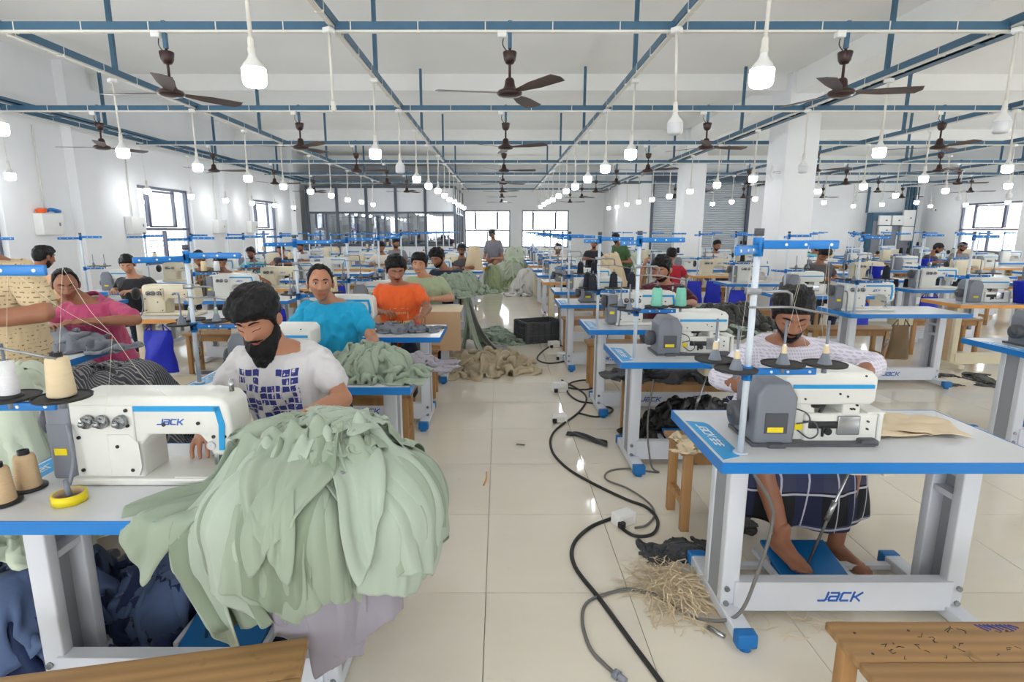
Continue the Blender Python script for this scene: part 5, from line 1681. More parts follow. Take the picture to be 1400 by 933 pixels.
def strip_folds(P, seed, amp):
    """press lengthwise folds into a draped panel"""
    ny, nx = P.shape[:2]
    du = np.gradient(P, axis=1); dv = np.gradient(P, axis=0)
    n = np.cross(du, dv); n /= np.linalg.norm(n, axis=-1, keepdims=True) + 1e-9
    rg = np.random.RandomState(seed)
    U, V = np.meshgrid(np.linspace(-0.5, 0.5, nx), np.linspace(0, 1, ny))
    ph = rg.uniform(0, 6); k = rg.uniform(13, 19)
    w = 1 - 2 * np.abs(np.sin(U * k * 0.5 + ph + 1.2 * np.sin(2.3 * V + ph)))
    w += 0.4 * np.sin(U * k * 1.7 + 2 * ph + 2 * V)
    return P + n * (amp * w * np.clip(0.35 + V, 0, 1))[..., None]
def hero_pile():
    c = (-0.585, 1.71, 0.765); r = (0.32, 0.25, 0.19)
    tab = col_box(-1.7, -0.42, 1.455, 2.09, 0.60, 0.768)
    f1 = ((-0.62, 1.52, 0.74), (0.24, 0.14, 0.15)); f2 = ((-0.36, 1.64, 0.73), (0.17, 0.18, 0.16))
    t = thing('cloth_pile', 'big heap of sage green fabric pieces spilling over the table edge before the bearded man', 'cloth pile', (c[0], c[1], 0.762))
    def add(P, m, sub=1):
        return cloth_obj('fabric_piece', P, m, t, 0.0025, sub, t.location)
    rg = random.Random(8)
    def coll(gr, lumps=False):
        if lumps:
            return chain(col_lumps(c, [q * 0.94 for q in r], 2, 22, s0=0.25, grow=gr), col_lumps(f1[0], [q * 0.94 for q in f1[1]], 6, 14, s0=0.3, grow=gr), col_lumps(f2[0], [q * 0.94 for q in f2[1]], 7, 12, s0=0.3, grow=gr), tab)
        return chain(col_ell(c, [q * 0.92 + gr for q in r]), col_ell(f1[0], [q + gr for q in f1[1]]), col_ell(f2[0], [q + gr for q in f2[1]]), tab)
    # hanging panels: angle, width, length, material, layer offset, start fraction, start height, fold depth, slant
    S, SL, SD, LV = 'cloth_sage', 'cloth_sagelight', 'cloth_sagedark', 'cloth_lavgrey'
    specs = [(-1.75, 0.34, 0.31, LV, 0.0, 0.9, 0.45, 0.006, 0.2), (-1.05, 0.34, 0.37, LV, 0.0, 0.9, 0.45, 0.006, -0.3), (-1.35, 0.3, 0.38, LV, 0.004, 0.9, 0.45, 0.006, 0.3),
             (-2.7, 0.28, 0.36, S, 0.008, 0.7, 0.6, 0.012, 0.2), (-2.34, 0.2, 0.56, SL, 0.016, 0.7, 0.7, 0.006, 0.2), (-2.1, 0.26, 0.46, SD, 0.01, 0.7, 0.7, 0.012, -0.3), (-1.92, 0.3, 0.40, S, 0.016, 0.6, 0.8, 0.012, 0.4), (-1.74, 0.22, 0.46, SL, 0.024, 0.6, 0.8, 0.006, 0.3),
             (-1.55, 0.3, 0.43, S, 0.016, 0.6, 0.8, 0.014, -0.4), (-1.4, 0.22, 0.44, SD, 0.026, 0.6, 0.8, 0.008, 0.4), (-1.2, 0.3, 0.40, S, 0.018, 0.6, 0.8, 0.012, -0.3), (-1.05, 0.22, 0.44, SL, 0.028, 0.6, 0.8, 0.006, 0.4),
             (-0.85, 0.3, 0.40, S, 0.018, 0.6, 0.8, 0.012, -0.4), (-0.62, 0.24, 0.42, SL, 0.026, 0.6, 0.8, 0.008, 0.4), (-0.4, 0.3, 0.38, S, 0.018, 0.6, 0.8, 0.012, -0.4), (-0.1, 0.28, 0.36, SD, 0.02, 0.6, 0.8, 0.012, 0.3), (0.3, 0.28, 0.32, S, 0.014, 0.7, 0.7, 0.012, 0.0), (2.9, 0.28, 0.3, S, 0.014, 0.7, 0.6, 0.012, 0.0),
             (-1.85, 0.2, 0.34, S, 0.045, 0.5, 0.9, 0.006, 0.5), (-1.3, 0.2, 0.34, S, 0.045, 0.5, 0.9, 0.006, -0.5), (-0.8, 0.2, 0.34, SL, 0.045, 0.5, 0.9, 0.006, -0.5)]
    P = crumple(100, 90, (1.1, 0.95), 0.52, (c[0], c[1] + 0.01, c[2]), coll(0.0, True), 5, steps=22, iters=9, z0=0.05, amp=0.05, bend=0.6, fn=dome(c, r), fric=0.92)
    add(P, S)
    for i, (a, w, L, m, gr, st, hz, fd, sk) in enumerate(specs):
        o = (c[0] + st * r[0] * math.cos(a), c[1] + st * r[1] * math.sin(a), c[2] + r[2] * hz + gr)
        P = strip(18, 30, w, L, o, a, coll(gr), 30 + i, 0.02, 0.22, 32, drop=0.5, curve=rg.uniform(-0.8, 0.8) if i > 4 else 0.1, skew=sk)
        add(strip_folds(P, 30 + i, fd), m)
    P = crumple(96, 88, (0.95, 0.8), 0.5, (c[0] + 0.02, c[1] + 0.03, c[2]), coll(0.05, True), 23, steps=22, iters=9, z0=0.09, amp=0.055, rot=0.6, bend=0.7, fn=dome(c, r), fric=0.92)
    add(P, S)
    P = crumple(60, 50, (0.5, 0.42), 0.55, (c[0] + 0.08, c[1] + 0.04, c[2]), coll(0.075, True), 41, steps=20, iters=9, z0=0.13, amp=0.05, rot=1.6, bend=0.7, fn=dome(c, r), fric=0.92)
    add(P, SL)
hero_pile()

HEAPS = {}
def heap_geo(r, seed, layers, comp, n, amp):
    out = []
    c = (0, 0, 0.0)
    for k in range(layers):
        col = chain(col_lumps(c, r, seed, 10, s0=0.3, grow=0.025 * k), col_floor(0.003))
        f = 2.5 - 0.75 * k
        P = crumple(n, n, (2 * r[0] * f, 2 * r[1] * f), comp, (0, 0, 0), col, seed + 7 * k, steps=22, iters=7, z0=0.04 + 0.03 * k, amp=amp, rot=0.5 * k, bend=0.6, fn=dome(c, r), fric=0.9)
        out.append(P)
    return out
def heap(label, loc, r, mats, seed=1, layers=1, comp=0.55, n=48, amp=0.04, name='cloth_heap', cat='cloth heap', key=None, rz=0.0, sc=(1, 1, 1), group=None, under=None):
    k = key or (r, seed, layers, comp, n)
    if k not in HEAPS:
        HEAPS[k] = [cloth_obj_mesh(P) for P in heap_geo(r, seed, layers, comp, n, amp)]
    t = thing(name, label, cat, loc, rz, group)
    t.scale = sc
    for i, (v, f) in enumerate(HEAPS[k]):
        me = np_mesh('fabric_piece', v, f, mats[i % len(mats)])
        o = obj('fabric_piece', me, t)
        s = o.modifiers.new('thick', 'SOLIDIFY'); s.thickness = 0.004; s.offset = 0
    return t
def cloth_obj_mesh(P):
    mb = MB(); mb.grid(P)
    return np.array(mb.v), mb.f
HA = dict(r=(0.35, 0.3, 0.2), seed=4, layers=2, n=60)
HB = dict(r=(0.4, 0.35, 0.1), seed=9, layers=1, n=64)
HT = dict(r=(0.36, 0.34, 0.42), seed=15, layers=2, n=60)
heap('sage green fabric heaped on the table before the man in the blue T-shirt', (-0.74, 3.16, 0.762), mats=['cloth_sage', 'cloth_sage'], **HA, sc=(0.6, 0.6, 0.8))
heap('lavender grey fabric piece beside the heap on the blue T-shirt man table', (-0.5, 3.32, 0.762), mats=['cloth_lavgrey'], r=(0.14, 0.1, 0.08), seed=21, n=34)
heap('slate grey fabric on the table before the man in orange', (-0.85, 4.6, 0.762), mats=['cloth_slate'], r=(0.22, 0.12, 0.05), seed=23, n=46)
heap('sage green garments piled on the table end before the navy-shirted man', (-0.55, 7.35, 0.762), mats=['cloth_sage', 'cloth_sage'], **HA, rz=1.0, sc=(0.85, 0.9, 1.2))
def hanging_garments():
    t = thing('hanging_garments', 'sage and grey garments hanging down beside the table end of the navy-shirted man', 'garments', (-0.42, 7.4, 0.0))
    tb = chain(col_box(-1.7, -0.41, 7.0, 7.75, 0.55, 0.8), col_floor(0.004))
    for k, (y, w, L, m) in enumerate(((7.1, 0.24, 0.9, 'cloth_sage'), (7.28, 0.26, 1.05, 'cloth_lavgrey'), (7.2, 0.22, 0.75, 'cloth_sage'), (7.45, 0.26, 1.0, 'cloth_sage'), (7.6, 0.24, 0.95, 'cloth_sage'), (7.38, 0.22, 0.7, 'cloth_sage'))):
        P = strip(16, 34, w, L, (-0.62, y, 0.86 + 0.02 * k), 0.0 + 0.25 * math.sin(k * 2.1), tb, 80 + k, 0.02, 0.45, 60, drop=0.1)
        o = cloth_obj('garment', strip_folds(P, 80 + k, 0.018), m, t, 0.004, 0, t.location)
hanging_garments()
heap('flat sage green heap on the floor at the aisle edge', (-0.05, 8.15, 0.0), mats=['cloth_sage', 'cloth_sage'], **HA, rz=2.0, sc=(1.0, 0.8, 0.75))
heap('khaki trousers crumpled flat on the aisle floor', (-0.2, 6.5, 0.0), mats=['cloth_khaki'], **HB, sc=(0.95, 1.15, 1.3), rz=0.3)
make_bench(-2.05, 2.9, 'low bench under the grey pinstriped cloth heap', 'wooden benches', 0.7, 0.4, 0.4, 2)
heap('grey pinstriped cloth heap on a low bench behind the near machine', (-2.1, 2.92, 0.402), mats=['cloth_pinstripe', 'cloth_pinstripe'], **HT, rz=0.9, sc=(1.05, 0.95, 1.12))
heap('folded grey trousers lying on the table before the man in pink', (-3.0, 3.82, 0.762), mats=['cloth_slate'], r=(0.3, 0.12, 0.13), seed=25, n=44)
heap('pale green cloth heaped beside the man in the patterned shirt', (-1.98, 2.15, 0.45), mats=['cloth_paleleaf', 'cloth_paleleaf'], **HT, rz=2.2, sc=(0.95, 0.8, 1.35))
heap('light blue denim cloth heap under the near table', (-1.38, 2.12, 0.0), mats=['cloth_denimdark', 'cloth_denim'], **HA, rz=0.3, sc=(0.85, 0.75, 1.15))
heap('mixed blue denim heap at the bottom corner of the photo', (-1.78, 1.95, 0.0), mats=['cloth_denimdark', 'cloth_denim'], **HT, rz=1.3, sc=(0.75, 0.85, 0.85))
heap('grey trousers heaped above the blue denim in the corner', (-2.1, 2.15, 0.0), mats=['cloth_slate', 'cloth_charcoal'], **HT, rz=3.0, sc=(0.8, 0.7, 1.05))
heap('off-white fabric mound on the aisle floor before the far windows', (0.82, 14.3, 0.0), mats=['cloth_offwhite', 'cloth_offwhite'], **HT, rz=0.2, sc=(1.4, 1.2, 1.45))
heap('leaf green fabric mound behind the off-white mound', (0.42, 16.6, 0.0), mats=['cloth_leafprint', 'cloth_paleleaf'], **HT, rz=2.5, sc=(1.4, 1.2, 1.9))
heap('blue-grey fabric mound under the far windows', (0.45, 18.6, 0.0), mats=['cloth_slate', 'cloth_paleleaf'], **HT, rz=0.8, sc=(1.5, 1.2, 2.4))
heap('leaf green cloth trailing to the floor from the man on the mound', (-0.18, 14.7, 0.0), mats=['cloth_leafprint', 'cloth_leafprint'], **HT, rz=0.8, sc=(0.55, 0.8, 1.6))
heap('tall beige fabric mound beside the far machines', (2.35, 12.2, 0.0), mats=['cloth_beige', 'cloth_beige'], **HT, rz=1.7, sc=(1.25, 1.2, 2.5))
heap('white fabric mound behind the beige mound', (3.35, 15.0, 0.0), mats=['cloth_offwhite', 'cloth_paleleaf'], **HT, rz=0.6, sc=(1.4, 1.2, 2.3))
heap('dark olive garments piled on the table end before the man in maroon', (1.93, 4.75, 0.762), mats=['cloth_olive', 'cloth_charcoal'], **HA, rz=0.7, sc=(0.9, 0.8, 0.9))
heap('sage fabric under the dark olive pile', (1.85, 4.45, 0.762), mats=['cloth_sage'], r=(0.14, 0.1, 0.08), seed=21, n=34, sc=(1.2, 1, 0.8))
# ---------------------------------------------------------------- the workers
def L(px, py, Y, base):
    """measured photo point at depth Y, expressed relative to a base location"""
    x, z = ony(px, py, Y)
    return (x - base[0], Y - base[1], z)
# bearded man
B = (-0.92, 2.52, 0)
t, so, inf = person('bearded man in a white T-shirt with blue printed squares, head bowed over sewing', B, 0, skin='a', beard=0.075, hair='low', hair_t=0.04, sweep=0.012, shirt='cloth_white', near=2, lean=0.33, side=-0.05, seat=0.5,
    head=L(352, 438, 2.30, B), hpitch=0.42, hyaw=-0.08, hroll=-0.08, turn=-0.1, arms={-1: ((-0.27, -0.26, 0.86), (-0.17, -0.52, 0.84)), 1: ((0.27, -0.26, 0.88), (0.14, -0.5, 0.86))},
    legs={-1: ((-0.2, -0.36, 0.5), (-0.14, -0.42, 0.185), (-0.25, -1, 0)), 1: ((0.06, -0.38, 0.5), (0.0, -0.40, 0.15), (0.5, -1, 0))}, pants='cloth_dgrey', wrinkle=0.008, seed=3)
rects = []
for i in range(8):
    for j in range(8):
        if (i * 37 + j * 53 + i * i * j * 7) % 11 < 3 or (i in (3, 4) and j > 5):
            continue
        rects.append((i * 0.033 - 0.13, i * 0.033 - 0.13 + 0.028, j * 0.03, j * 0.03 + 0.024))
c0 = inf['pel'] + inf['up'] * 0.235
shirt_print(so, t, rects, tuple(c0), (0.985, -0.17, 0.0), (-0.06, -0.3, 0.95), 'print_blue', sub=2)['label'] = 'blue squares printed on the T-shirt'
# man in blue
B = (-1.15, 3.86, 0)
person('balding man in a bright blue T-shirt looking at the camera', B, 0, skin='a', hair='bald', hair_t=0.016, shirt='cloth_cyan', near=2, lean=0.02, seat=0.49, head=L(438, 388, 3.74, B), hpitch=0.04, hyaw=0.34, eyes='open', stubble=False,
    arms={1: ((0.3, -0.12, 0.84), (0.3, -0.42, 0.84)), -1: ((-0.28, -0.15, 0.84), (-0.15, -0.45, 0.84))}, wrinkle=0.008, seed=7)
# man in orange
B = (-0.93, 5.28, 0)
t, so, inf = person('man in an orange printed T-shirt smiling down at his sewing', B, 0, skin='b', hair='short', hair_t=0.036, hair_curl=1.2, shirt='cloth_orange', near=2, lean=0.16, seat=0.49, head=L(541, 370, 5.12, B), hpitch=0.35, hyaw=0.34, smile=0.5, stubble='mus',
    arms={-1: ((-0.29, -0.1, 0.84), (-0.1, -0.32, 0.86)), 1: ((0.28, -0.2, 0.88), (0.27, -0.46, 0.86))}, wrinkle=0.006, seed=11)
c0 = inf['pel'] + inf['up'] * 0.12
shirt_print(so, t, [(-0.09, 0.13, 0.03, 0.085)], tuple(c0), (1, 0, 0), (0, -0.16, 0.98), 'print_yellow', sub=6)['label'] = 'pale yellow printed band'
shirt_print(so, t, [(-0.065, 0.095, 0.2, 0.206), (-0.065, -0.059, 0.1, 0.2), (0.089, 0.095, 0.1, 0.2)] + [(-0.045 + k * 0.016, -0.034 + k * 0.016, 0.155, 0.17) for k in range(8)], tuple(c0), (1, 0, 0), (0, -0.16, 0.98), 'print_pale', sub=3)['label'] = 'pale printed outline box'
shirt_print(so, t, [(-0.04 + 0.02 * k, -0.034 + 0.02 * k, 0.03 + 0.012 * (k % 2), 0.075 + 0.02 * ((k * 3) % 4 == 0)) for k in range(7)] + [(-0.045, 0.1, 0.052, 0.057)], tuple(c0), (1, 0, 0), (0, -0.16, 0.98), 'print_black', ext=0.002, sub=3)['label'] = 'black script lettering'
# man in pale green
B = (-0.84, 6.42, 0)
person('smiling man in a pale green T-shirt', B, 0, skin='d', hair='short', hair_t=0.03, shirt='cloth_palegreen', near=2, lean=0.1, head=L(573, 362, 6.28, B), hpitch=0.12, hyaw=-0.02, hroll=0.1, smile=1.0, eyes='open', stubble=False,
    arms={1: ((0.3, -0.1, 0.82), (0.12, -0.32, 0.84))}, seed=13)
# man in navy
B = (-0.72, 7.75, 0)
person('man in a dark navy T-shirt with a short beard, head bowed', B, 0, skin='b', hair='short', hair_t=0.042, hair_curl=1.4, beard=0.006, shirt='cloth_navy', near=1, lean=0.18, head=L(598, 354, 7.58, B), hpitch=0.35, hyaw=-0.4, seed=17)
# patterned shirt man at the photo edge
B = (-2.32, 2.6, 0)
person('man in a beige patterned shirt standing at the photo edge, reaching sideways', B, 0, skin='b', shirt='cloth_hash', near=2, seat=0.84, standing=True, lean=0.1, sleeve=0.75, arms={1: ((0.37, -0.2, 1.22), (0.06, -0.38, 1.2)), -1: ((-0.2, -0.25, 1.2), (-0.1, -0.4, 1.15))}, hpitch=0.4, seed=19, pants='cloth_brown')
# man in pink
B = (-3.08, 4.34, 0)
person('balding man in a pink collared shirt looking down at his work', B, 0, skin='b', hair='bald', hair_t=0.014, shirt='cloth_pink', near=2, lean=0.25, head=L(90, 390, 4.12, B), hpitch=0.3, hyaw=0.68, stubble=False, collar=True, sleeve=0.75,
    arms={1: ((0.4, -0.22, 0.92), (0.12, -0.36, 0.93)), -1: ((-0.28, -0.2, 0.86), (-0.1, -0.38, 0.9))}, seed=23)
# man in lace shirt
B = (1.42, 2.88, 0)
t, so, inf = person('man in a white lace-patterned shirt and dark checked wrap, bent over the overlock machine', B, 0, skin='b', hair='short', hair_t=0.034, hair_curl=0.8, beard=0.012, shirt='cloth_lace', near=2, lean=0.32, sleeve=1.35, head=L(1083, 432, 2.62, B), hpitch=0.45, hyaw=-0.34, turn=0.05,
    arms={-1: ((-0.34, -0.2, 0.86), (-0.25, -0.44, 0.85)), 1: ((0.33, -0.30, 0.95), (0.13, -0.50, 0.93))}, legs={-1: ((-0.2, -0.42, 0.5), (-0.13, -0.52, 0.2), (0.1, -1, 0)), 1: ((0.22, -0.4, 0.5), (0.2, -0.4, 0.095), (0.55, -1, 0))}, pants=None, wrinkle=0.006, seed=29)
def lungi(t):
    """wrapped cloth from waist over the thighs, hanging from the knees"""
    rows = []
    n = 72
    path = [((0.0, 0.03, 0.66), 0.20, 0.16), ((0.0, -0.06, 0.63), 0.225, 0.20), ((0.01, -0.17, 0.575), 0.27, 0.235), ((0.01, -0.24, 0.52), 0.31, 0.245), ((0.01, -0.27, 0.45), 0.32, 0.225), ((0.015, -0.28, 0.38), 0.325, 0.215), ((0.02, -0.285, 0.31), 0.33, 0.21), ((0.02, -0.285, 0.25), 0.335, 0.21), ((0.02, -0.28, 0.2), 0.335, 0.212)]
    for j, (c, rx, ry) in enumerate(path):
        row = []
        for i in range(n + 1):
            a = 2 * PI * i / n
            pl = 0.02 * (j / 8.0) * math.sin(9 * a + 1.3 * math.sin(3 * a)) + 0.008 * math.sin(17 * a + j)
            dz = 0.05 * (j / 8.0) * (0.5 + 0.5 * math.sin(2 * a + 0.6)) * (1 if math.sin(a) < 0.2 else 0.4)
            e = 0.85
            cx, sy = math.cos(a), math.sin(a)
            row.append((c[0] + (rx + pl) * math.copysign(abs(cx) ** e, cx), c[1] + (ry + pl) * math.copysign(abs(sy) ** e, sy), c[2] + dz))
        rows.append(row)
    mb = MB(); mb.grid(np.array(rows))
    o = obj('wrap_skirt', mb.mesh('wrap_skirt', 'cloth_check'), t); o['label'] = 'dark checked wrap with white lines'
    s = o.modifiers.new('smooth', 'SUBSURF'); s.levels = 1; s.render_levels = 1
    s = o.modifiers.new('thick', 'SOLIDIFY'); s.thickness = 0.004
lungi(t)
# man in maroon
B = (1.62, 5.62, 0)
person('man in a maroon shirt with a short beard looking down sideways', B, 0, skin='a', hair='short', hair_t=0.034, beard=0.004, shirt='cloth_maroon', near=2, lean=0.14, head=L(905, 369, 5.48, B), hpitch=0.3, hyaw=-0.75, collar=True, sleeve=0.8,
    arms={-1: ((-0.32, -0.18, 0.95), (-0.28, -0.25, 1.18)), 1: ((0.25, -0.2, 0.88), (0.1, -0.4, 0.9))}, seed=31)
# farther workers: label, photo x of head, photo y of head centre, depth, options
FAR = [
 ('man in a peach shirt seen from behind near the window wall', 60, 352, 5.9, dict(shirt='cloth_peach', rz=2.9, near=1)),
 ('young man in a black T-shirt with a green lanyard, head bowed', 174, 362, 7.0, dict(shirt='cloth_black', near=1, hpitch=0.45, hyaw=0.35, stubble=False, skin='d', lean=0.25)),
 ('man in a brown striped shirt bent over a machine by the windows', 272, 354, 8.6, dict(shirt='cloth_plaid', near=1, hpitch=0.5, hyaw=0.2, lean=0.3)),
 ('man in a cream shirt reaching sideways by the windows', 301, 358, 8.1, dict(shirt='cloth_cream', near=1, hpitch=0.5, hyaw=0.7, lean=0.35, sleeve=1.3, arms={1: ((0.38, -0.15, 0.95), (0.55, -0.2, 0.88))})),
 ('man in a pale teal shirt looking up beside the wall box', 343, 348, 11.3, dict(shirt='cloth_teal', skin='c', eyes='open', sleeve=1.2)),
 ('man in a dark vest by the smaller looking window', 384, 342, 12.9, dict(shirt='cloth_black', sleeve=0.1, skin='b')),
 ('man in a white shirt near the partition end of the windows', 410, 338, 14.2, dict(shirt='cloth_white', sleeve=1.2)),
 ('man in a pale shirt bowed before the glass partition', 521, 338, 12.6, dict(shirt='cloth_cream', hpitch=0.5, hyaw=0.4)),
 ('man in a grey shirt turned sideways before the glass partition', 541, 333, 14.0, dict(shirt='cloth_grey', hyaw=0.8, hpitch=0.2)),
 ('man in a dark cap holding up a beige cloth beside the aisle', 631, 342, 11.6, dict(shirt='cloth_dgrey', cap='cloth_black', near=1, hpitch=0.15)),
 ('man in a red T-shirt seen from behind past the maroon-shirted man', 918, 349, 9.6, dict(shirt='cloth_red', rz=2.7, near=1)),
 ('bent man in a green shirt behind the beige mound', 842, 326, 13.6, dict(shirt='cloth_green', standing=True, seat=0.72, lean=0.5, rz=-0.9)),
 ('man in a white cap facing the camera far across the aisle', 763, 340, 13.0, dict(shirt='cloth_brown', cap='cloth_white', skin='b')),
 ('man in dark clothes far behind the machines across the aisle', 812, 334, 15.0, dict(shirt='cloth_black', hyaw=-0.5)),
 ('young man half hidden before the rolling shutter', 980, 336, 12.8, dict(shirt='cloth_white', hyaw=0.2)),
 ('man with a black cap half hidden beside the thick column', 1117, 337, 13.2, dict(shirt='cloth_teal', hyaw=0.3)),
 ('man with his head bowed low behind the man in white lace', 1126, 347, 9.0, dict(shirt='cloth_dgrey', hpitch=0.9, near=1, hair_t=0.035)),
 ('man in navy with a bare forearm and dark cap near the electrical cabinet', 1282, 340, 13.4, dict(shirt='cloth_navy', hyaw=0.5, hpitch=0.4, rz=0.5, lean=0.3, cap='cloth_black')),
 ('man in grey with a white cap near the far window', 1316, 338, 15.0, dict(shirt='cloth_grey', hyaw=0.3, sleeve=1.3, cap='cloth_grey')),
]
for i, (lb, px, py, Y, kw) in enumerate(FAR):
    x, z = ony(px, py, Y)
    kw = dict(kw); rz = kw.pop('rz', 0.0)
    ln = kw.get('lean', 0.15)
    st = kw.get('standing', False)
    seat = kw.pop('seat', 0.46)
    # default head offset from pelvis for this lean
    hx = Vector((0, -math.sin(ln) * 0.52 - 0.06 - 0.1 * math.sin(ln), 0))
    hx.rotate(Euler((0, 0, rz)))
    hz = seat + 0.09 + math.cos(ln) * 0.52 + 0.155
    kw.setdefault('near', 0); kw.setdefault('skin', 'b'); kw.setdefault('hpitch', 0.2)
    dz = max(-0.1, min(0.1, z - hz))
    person(lb, (x - hx.x, Y - hx.y, 0), rz, seat=seat + dz, seed=40 + i * 3, show_legs=True, **kw)
# man sitting on the mound with bare legs
x, z = ony(674, 336, 15.3)
person('man in a grey T-shirt and shorts seated high on the fabric mound', (x + 0.05, 15.45, 0), -0.35, skin='a', cap='cloth_dgrey', shirt='cloth_grey', near=1, seat=0.72, lean=0.25, hpitch=0.5, pants=None, seed=91,
       legs={-1: ((-0.1, -0.42, 0.72), (-0.08, -0.38, 0.3), (0, -1, 0)), 1: ((0.14, -0.42, 0.72), (0.14, -0.36, 0.3), (0, -1, 0))})
# ---------------------------------------------------------------- smaller things
def one(name, label, cat, mb, *m, loc=(0, 0, 0), group=None, rz=0.0):
    o = obj(name, mb.mesh(name, *m), None, loc, (0, 0, rz))
    return tag(o, label, cat, group)
# foreground benches
make_bench(-0.98, 1.17, 'worn wooden bench cut by the bottom edge before the near machine', 'wooden benches', 0.95, 0.3, 0.44, 2, R(11))
def ink(bench):
    m = MB(); rn = random.Random(2)
    for k in range(26):
        x, y = -0.38 + rn.uniform(0, 0.4), 0.02 + rn.uniform(0, 0.1)
        pts = [(x, y)]
        for q in range(rn.randint(2, 4)):
            pts.append((pts[-1][0] + rn.uniform(-0.012, 0.014), pts[-1][1] + rn.uniform(-0.012, 0.012)))
        stroke_poly(m, pts, 0.0016, lambda a, b, d: (a, b, 0.4502 + d), 0.0004)
    for x, y in ((-0.42, 0.11), (-0.42, 0.03), (-0.26, 0.12), (0.02, 0.12)):
        m.cyl((x, y, 0.4495), (x, y, 0.4506), 0.004, n=8)
    o = obj('ink_scribbles', m.mesh('ink_scribbles', 'black_plastic'), bench); o['label'] = 'black pen scribbles'; o['kind'] = 'stuff'
    m = MB()
    for k in range(9):
        stroke_poly(m, [(-0.05 + k * 0.012, 0.142), (-0.035 + k * 0.012, 0.12 + 0.006 * (k % 3))], 0.007, lambda a, b, d: (a, b, 0.4502 + d), 0.0004)
    o = obj('ink_smudge', m.mesh('ink_smudge', 'print_blue'), bench); o['label'] = 'blue ink smudge'; o['kind'] = 'stuff'
bn = make_bench(1.425, 1.30, 'scribbled wooden bench cut by the bottom edge in front of the overlock table', 'wooden benches', 0.95, 0.32, 0.45, 2)
ink(bn)
make_bench(1.37, 2.88, 'wooden bench under the man in white lace', 'wooden benches', 0.88, 0.32, 0.46, 2)
bn = make_bench(1.47, 4.22, 'long wooden bench piled with dark garments behind the lace-shirted man', 'wooden benches', 1.05, 0.3, 0.46, 2)
heap('dark garments lying along the long wooden bench', (1.47, 4.2, 0.462), mats=['cloth_charcoal'], r=(0.4, 0.12, 0.07), seed=33, n=40)
heap('shiny black bags stuffed under the long wooden bench', (1.5, 4.28, 0.0), mats=['bag_black', 'bag_black'], **HA, rz=0.2, sc=(1.0, 0.42, 1.25))
heap('cream fabric offcuts on the end of the bench under the lace-shirted man', (1.06, 2.8, 0.462), mats=['cloth_beige'], r=(0.1, 0.08, 0.03), seed=35, n=30)
# beige cut pieces on the overlock table
for k, (x, y, rz, lb) in enumerate(((1.58, 2.24, 0.15, 'smaller beige cloth piece beside the overlock machine'), (1.72, 2.26, -0.25, 'larger beige cloth piece on the overlock table'))):
    nx, ny = 26, 20
    U, Vv = np.meshgrid(np.linspace(-0.17, 0.17, nx), np.linspace(-0.12, 0.12, ny))
    Z = 0.004 + 0.006 * k + np.abs(smooth_noise2(ny, nx, 50 + k, 4, 0.007)) + 0.01 * np.exp(-((U + 0.08) / 0.04) ** 2)
    P = np.stack([U + smooth_noise2(ny, nx, 60 + k, 3, 0.012), Vv + smooth_noise2(ny, nx, 70 + k, 3, 0.012), Z], -1)
    t = cloth_obj('cloth_piece', P, 'cloth_beige', None, 0.0015, 0)
    t.location = (x, y, 0.7615); t.rotation_euler = (0, 0, rz)
    tag(t, lb, 'cloth piece', 'beige cut pieces')
# kraft board over the table before the man in pale green
m = MB(); m.bb(-0.63, 0.63, -0.03, 0.5, 0, 0.006); m.bb(-0.63, 0.63, -0.036, -0.03, -0.39, 0.006)
t = thing('kraft_board', 'brown kraft board covering the table front before the man in pale green', 'board', (-1.02, 5.63, 0.763))
a = MB(); a.bb(-0.63, 0.63, -0.03, 0.5, 0, 0.006); obj('top_sheet', a.mesh('top_sheet', 'cardboard_light'), t)
a = MB(); a.bb(-0.63, 0.63, -0.036, -0.03, -0.39, 0.006); obj('front_sheet', a.mesh('front_sheet', 'cardboard'), t)
# crate
def crate():
    t = thing('plastic_crate', 'black plastic crate on the aisle floor', 'crate', (0.57, 8.05, 0.0), R(22))
    w, d, h = 0.56, 0.4, 0.3
    m = MB(); m.bb(-w / 2, w / 2, -d / 2, d / 2, 0.0, 0.012); obj('base', m.mesh('base', 'crate_black'), t)
    for sx, sy, L_, nm in ((0, -1, w, 'side'), (0, 1, w, 'side'), (-1, 0, d, 'end'), (1, 0, d, 'end')):
        m = MB()
        def P(u, z0, z1, u1, th=0.012, out=0.0):
            if sx == 0:
                m.bb(u, u1, sy * (d / 2 + out) - th / 2, sy * (d / 2 + out) + th / 2, z0, z1)
            else:
                m.bb(sx * (w / 2 + out) - th / 2, sx * (w / 2 + out) + th / 2, u, u1, z0, z1)
        if sx:
            P(-L_ / 2, 0, 0.19, L_ / 2, 0.006); P(-L_ / 2, 0.19, h, -0.07, 0.006); P(0.07, 0.19, h, L_ / 2, 0.006); P(-0.07, 0.25, h, 0.07, 0.006)
        else:
            P(-L_ / 2, 0, h, L_ / 2, 0.006)
        n = 6 if sx == 0 else 4
        for k in range(n + 1):
            u = -L_ / 2 + L_ * k / n
            P(u - 0.006, 0, h, u + 0.006, 0.012, 0.009)
        for z in (0.01, 0.1, 0.2, h - 0.02):
            P(-L_ / 2, z, z + (0.025 if z > 0.25 else 0.012), L_ / 2, 0.014, 0.01)
        obj('crate_' + nm, m.mesh('crate_' + nm, 'crate_black'), t)
    m = MB()
    for a in (-1, 1):
        for b in (-1, 1):
            m.rbox((a * w / 2, b * d / 2, h / 2), (0.05, 0.05, h), 0.01)
    for a in (-1, 1):
        for b in (-1, 1):
            q = MB(); q.rbox((a * w / 2, b * d / 2, h / 2), (0.05, 0.05, h), 0.01); obj('corner_post', q.mesh('corner_post', 'crate_black'), t)
crate()
